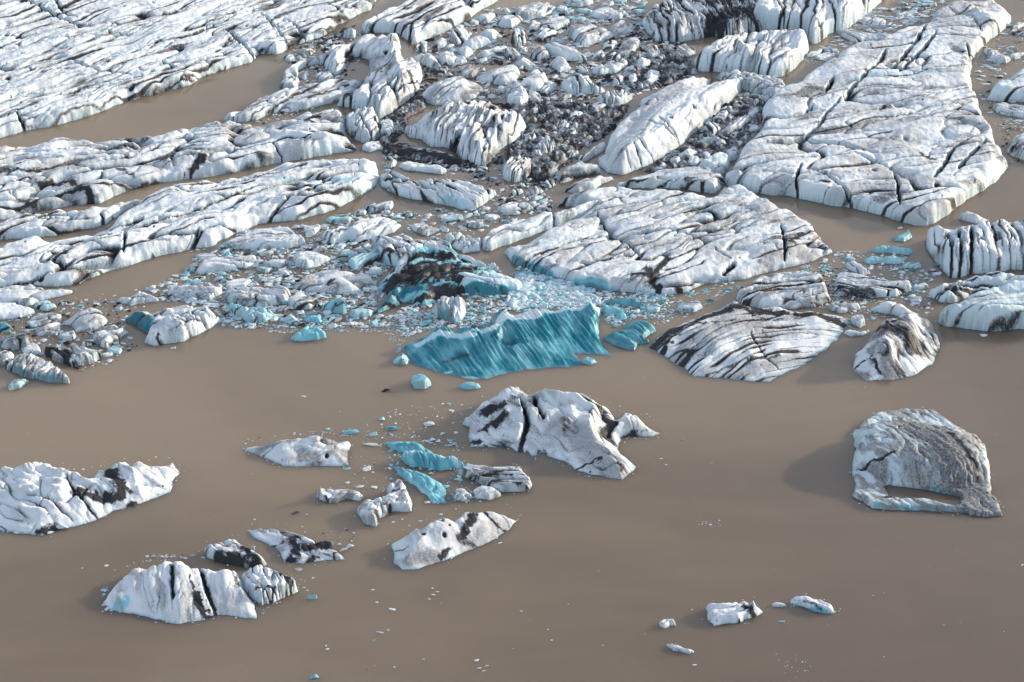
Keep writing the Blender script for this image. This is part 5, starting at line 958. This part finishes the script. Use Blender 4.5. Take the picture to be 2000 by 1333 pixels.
WH = [('white', 6), ('pale grey', 3), ('cyan', 1.6), ('dark grey', 0.5)]
CY = [('white', 6), ('pale grey', 1.5), ('cyan', 3.5), ('teal', 0.8)]
DK = [('black', 4), ('dark grey', 4), ('pale grey', 1.6), ('white', 0.5)]
MX = [('white', 4), ('pale grey', 3), ('dark grey', 2), ('black', 1)]
# left brash belt
zone([(230,590),(330,545),(400,500),(480,450),(620,440),(740,400),(790,420),(740,470),(730,560),(740,610),(780,640),(640,640),(540,640),(430,640),(420,600),(330,590)], 1500, 3.5, 26, WH, p=3.2)
zone([(370,480),(450,470),(600,480),(740,460),(735,600),(560,630),(430,620),(440,560),(380,545)], 420, 4, 20, MX + [('teal', 1)], p=2.5)
zone([(430,620),(560,630),(780,630),(800,650),(780,690),(750,650),(640,648),(560,652),(440,640)], 420, 2.5, 9, CY, p=2.5)
zone([(0,620),(120,590),(260,590),(250,640),(270,680),(220,710),(150,720),(60,690),(0,690)], 260, 3, 20, MX + [('cyan', 1)], p=2.6)
zone([(140,580),(300,560),(330,590),(240,610),(140,612)], 60, 3, 12, WH)
# middle brash, pale blue and white in front of the wide cracked slab
zone([(790,600),(900,570),(1000,570),(1010,520),(1110,545),(1200,570),(1300,575),(1300,620),(1200,640),(1160,600),(960,615),(950,645),(850,640),(800,655),(750,620)], 1500, 3, 20, CY, p=2.8)
zone([(1020,540),(1060,538),(1110,552),(1160,566),(1180,595),(1100,603),(1020,600),(1000,580)], 700, 4, 26, [('white', 6), ('cyan', 4)], p=2.2, over=True)
zone([(1160,580),(1320,575),(1420,550),(1450,560),(1300,640),(1280,640),(1200,640),(1180,640),(1172,600)], 330, 3, 15, CY, p=2.6)
zone([(700,480),(760,520),(745,600),(730,600),(720,540)], 130, 3, 13, CY)
zone([(860,620),(960,610),(955,640),(860,640)], 120, 3, 9, CY)
zone([(840,650),(790,640),(770,690),(785,700)], 60, 3, 12, CY)
zone([(800,420),(870,400),(1000,380),(1090,400),(1080,415),(960,445),(900,470),(800,470),(740,440)], 260, 3, 22, WH, p=3)
zone([(740,310),(800,330),(970,330),(1080,370),(1080,400),(960,400),(880,345),(760,330)], 220, 3, 18, MX, p=3)
# dark rubble of the middle back
zone([(930,200),(1010,200),(1090,195),(1180,205),(1230,205),(1190,260),(1130,290),(1080,330),(1050,370),(1000,320),(960,320),(1000,285),(1030,250)], 1500, 4, 24, DK, p=2.4)
zone([(740,235),(790,205),(830,170),(850,190),(800,230),(785,262),(760,290),(740,290)], 420, 4, 16, DK, p=2.4)
zone([(800,130),(830,110),(860,140),(850,170),(820,200),(780,225)], 160, 4, 13, DK)
zone([(740,285),(790,280),(900,310),(960,325),(940,345),(880,330),(800,315),(750,310)], 260, 4, 15, DK)
zone([(1040,310),(1090,290),(1130,310),(1090,350),(1060,380),(1010,370)], 260, 4, 16, DK)
zone([(1290,330),(1340,280),(1400,220),(1470,170),(1500,190),(1480,250),(1440,300),(1410,345),(1330,335)], 420, 4, 26, MX + [('black', 2)], p=2.6)
zone([(1180,100),(1250,70),(1340,85),(1345,140),(1370,150),(1280,175),(1230,190),(1200,170),(1170,140)], 420, 4, 26, MX, p=2.4)
zone([(860,60),(1000,20),(1100,80),(1200,120),(1180,200),(1040,200),(930,190),(850,150),(800,100)], 700, 4, 24, MX, p=2.8)
zone([(940,20),(1260,-10),(1260,60),(1180,100),(1060,80),(960,50)], 420, 3, 26, WH, el=(0.25, 0.7), turn=0.3, p=3)
zone([(1180,60),(1240,40),(1260,80),(1200,100)], 90, 4, 14, DK)
zone([(540,100),(650,70),(690,60),(720,100),(680,150),(640,170),(590,175),(570,120)], 220, 4, 16, MX)
zone([(500,240),(600,195),(640,205),(600,220),(520,245)], 60, 3, 12, MX)
zone([(600,80),(690,50),(740,60),(680,85),(620,105)], 160, 4, 14, DK)
# thin flakes behind and beside the huge slab
zone([(1560,130),(1620,75),(1700,20),(1850,-10),(1850,20),(1800,45),(1700,80),(1600,125)], 420, 3, 34, [('white', 6), ('pale grey', 4)], el=(0.2, 0.5), turn=0.45, p=3)
zone([(1900,110),(1960,50),(2040,10),(2040,250),(1950,240),(1910,190)], 260, 3, 30, [('white', 5), ('pale grey', 4), ('dark grey', 1)], el=(0.2, 0.5), turn=0.5, p=3)
zone([(1940,240),(2030,240),(2030,330),(1970,320)], 110, 3, 16, [('pale grey', 4), ('dark grey', 3), ('white', 2)], el=(0.3, 0.7))
# right brash
zone([(1560,530),(1640,490),(1760,490),(1830,530),(1810,590),(1700,600),(1640,620),(1620,560)], 420, 2.5, 15, CY, p=2.8)
zone([(1640,600),(1830,590),(1820,620),(1700,620),(1660,650)], 60, 3, 12, WH)
zone([(1440,560),(1640,520),(1650,600),(1620,625)], 120, 3, 12, MX)
# crumbs round the drifting bergs
zone([(700,830),(760,800),(900,780),(930,800),(915,870),(880,900),(760,880),(640,850)], 200, 2, 9, CY, p=2.5)
zone([(735,850),(800,845),(900,870),(925,905),(880,990),(820,985),(760,930)], 60, 4, 20, [('cyan', 5), ('teal', 2), ('white', 3)], p=2.0)
zone([(690,890),(770,890),(800,960),(720,970),(690,940)], 45, 2, 8, WH)
zone([(480,860),(560,845),(690,840),(700,856),(560,850)], 40, 2.5, 9, WH)
zone([(880,900),(930,920),(950,980),(880,985),(865,940)], 50, 2, 8, CY)
zone([(200,1170),(240,1110),(300,1080),(400,1085),(330,1100),(250,1120),(215,1160)], 50, 2, 9, WH)
zone([(200,1150),(225,1140),(225,1195),(205,1190)], 24, 5, 16, CY)
zone([(480,1190),(590,1150),(600,1130),(570,1120),(530,1200)], 20, 2, 7, WH)
zone([(620,1040),(690,1030),(700,1060),(650,1050)], 26, 2, 9, MX)
zone([(1510,1270),(1590,1290),(1590,1333),(1540,1333)], 34, 1.5, 5, [('white', 3), ('pale grey', 3)])
zone([(1360,1018),(1405,1015),(1408,1030),(1365,1030)], 22, 1.5, 5, [('white', 3)])
zone([(450,700),(1980,760),(1980,1320),(50,1320),(50,800)], 70, 1.5, 5, [('white', 3), ('pale grey', 3)])

# crumbs shed along the waterlines of the drifting bergs
for f in FLOES[:NREF]:
    if f['c'][1] < 740 or f['big'] < 60: continue
    q = f['pts']; per = len(q)
    for k in range(int(f['big'] / 5)):
        i = RND.randrange(per); a, b = q[i], q[(i + 1) % per]; t = RND.random()
        d = RND.random() ** 2 * 14 + 1; e = b - a; ln = math.hypot(*e) + 1e-6
        out = 1 if 0.5 * np.sum(q[:, 0] * np.roll(q[:, 1], -1) - np.roll(q[:, 0], -1) * q[:, 1]) > 0 else -1
        x, y = a + t * e + np.array([e[1], -e[0]]) / ln * d * out * np.array([1, 0.6])
        if free_spot(x, y): piece(x, y, 1.6 + 5 * RND.random() ** 2.5, RND.choice(('white', 'white', 'white', 'pale grey', 'cyan')))

def to_world(p):
    x, y, w, el, kind, k, turn = p
    s, sdp, cdp = unit_at(x, y); O = place(x, y)
    return O, s * w * 0.5, el

pieces.sort(key=lambda p: -p[2] * p[2] * p[3])
seen = [p for p in pieces if -5 < p[0] < 2005 and -5 < p[1] < 1338]
INDIV = 290
solo = seen[:INDIV]
solo_ids = set(id(p) for p in solo)
rest = [p for p in pieces if id(p) not in solo_ids]

# each of the larger fragments is a thing of its own, told apart by colour, side and neighbour
REFS = [f for f in FLOES[:NREF] if f['big'] > 70 and f['obj'].get('kind') != 'stuff']
def side(p, f):
    q = f['pts']
    x0, x1, y0, y1 = q[:, 0].min(), q[:, 0].max(), q[:, 1].min(), q[:, 1].max()
    dx = (p[0] - x1) if p[0] > x1 else (p[0] - x0) if p[0] < x0 else 0
    dy = (p[1] - y1) if p[1] > y1 else (p[1] - y0) if p[1] < y0 else 0
    if dx == 0 and dy == 0:
        dx, dy = (p[0] - f['c'][0]) * 0.5, p[1] - f['c'][1]
    if abs(dx) > 1.3 * abs(dy): return 'right of' if dx > 0 else 'left of'
    return 'in front of' if dy > 0 else 'behind'
def edge_dist(p, f):
    q = f['pts']; d = 1e9
    for i in range(len(q)):
        a, b = q[i], q[(i + 1) % len(q)]; e = b - a
        t = max(0, min(1, ((p[0] - a[0]) * e[0] + (p[1] - a[1]) * e[1]) / (e @ e + 1e-9)))
        d = min(d, math.hypot(p[0] - a[0] - t * e[0], p[1] - a[1] - t * e[1]))
    return d
clusters = {}
for p in solo:
    f = min(REFS, key=lambda f: edge_dist(p, f))
    form = 'flat' if p[5] in (0, 1) else 'chunky' if p[5] in (4, 5, 7) else 'angular'
    clusters.setdefault((p[4], form, side(p, f), f['ref']), []).append((edge_dist(p, f), p))
ORD = ['nearest', 'second nearest', 'third nearest', 'fourth nearest', 'fifth nearest', 'sixth nearest', 'seventh nearest', 'eighth nearest', 'ninth nearest', 'tenth nearest', 'eleventh nearest', 'twelfth nearest', 'thirteenth nearest', 'fourteenth nearest']
for (kind, form, sd_, ref), lst in clusters.items():
    lst.sort(key=lambda a: a[0])
    for i, (d, p) in enumerate(lst):
        src = proto(kind, p[5])
        o = src.copy(); COL.objects.link(o)
        O, r, el = to_world(p)
        o.location = (O[0], O[1], 0.0)
        o.scale = (r, r * max(el, 0.35) * 1.35, r * (0.55 + 0.45 * el))
        o.rotation_euler = (0, 0, p[6])
        o.name = 'ice_fragment'
        lab = '%s %s ice fragment %s %s' % (form, kind, sd_, ref.replace(' at the left edge', '').replace(' at the right edge', ''))
        if len(lst) > 1: lab = ORD[min(i, 13)] + ' ' + lab
        if len(lab.split()) > 16: lab = lab.replace(' ice fragment', ' fragment').replace('pale grey', 'grey')
        if len(lab.split()) > 16: lab = lab.replace(form + ' ', '')
        o['label'] = lab; o['category'] = 'ice fragment'; o['group'] = 'loose ice fragments floating between the bergs'

jc = {}
for o, c, w, look in JAM:
    f = min(REFS, key=lambda f: edge_dist(c, f))
    jc.setdefault((('small ' if w < 28 else 'large ' if w > 46 else '') + look, side(c, f), f['ref']), []).append((edge_dist(c, f), o))
for (look, sd_, ref), lst in jc.items():
    lst.sort(key=lambda a: a[0])
    for i, (d, o) in enumerate(lst):
        o['label'] = (ORD[min(i, 13)] + ' ' if len(lst) > 1 else '') + look + ' ' + sd_ + ' ' + ref.replace(' at the left edge', '').replace(' at the right edge', '')
        if len(o['label'].split()) > 16: o['label'] = o['label'].replace(' of ice', '')
        o['group'] = 'loose plates and blocks jammed between the bergs'

def merge(name, label, cat, ps):
    VS, FS, AS, n = [], [], [], 0
    for p in ps:
        co, fa = SHAPES[p[5]]
        O, r, el = to_world(p)
        c = co * np.array([r, r * max(el, 0.35) * 1.35, r * (0.55 + 0.45 * el)])
        ca, sa = math.cos(p[6]), math.sin(p[6])
        VS.append(np.stack([c[:, 0] * ca - c[:, 1] * sa + O[0], c[:, 0] * sa + c[:, 1] * ca + O[1], c[:, 2]], -1))
        FS.append(fa + n); n += len(co)
        AS.append(np.clip(np.tile(np.array(KIND[p[4]]), (len(co), 1)) * RND.uniform(0.6, 1.35), 0, 1))
    o = mesh_obj(name, np.concatenate(VS), np.concatenate(FS), ICE, np.concatenate(AS), smooth_shade=False)
    o['kind'] = 'stuff'; o['label'] = label; o['category'] = cat
dark = [p for p in rest if p[4] in ('dark grey', 'black')]
pale = [p for p in rest if p[4] not in ('dark grey', 'black')]
merge('brash_ice', 'crumbs of pale and bluish brash ice scattered over the brown water', 'brash ice', pale)
merge('ice_rubble', 'dark ash stained ice rubble packed between the bergs', 'ice rubble', dark)
for o in PROTO.values():
    bpy.data.objects.remove(o)
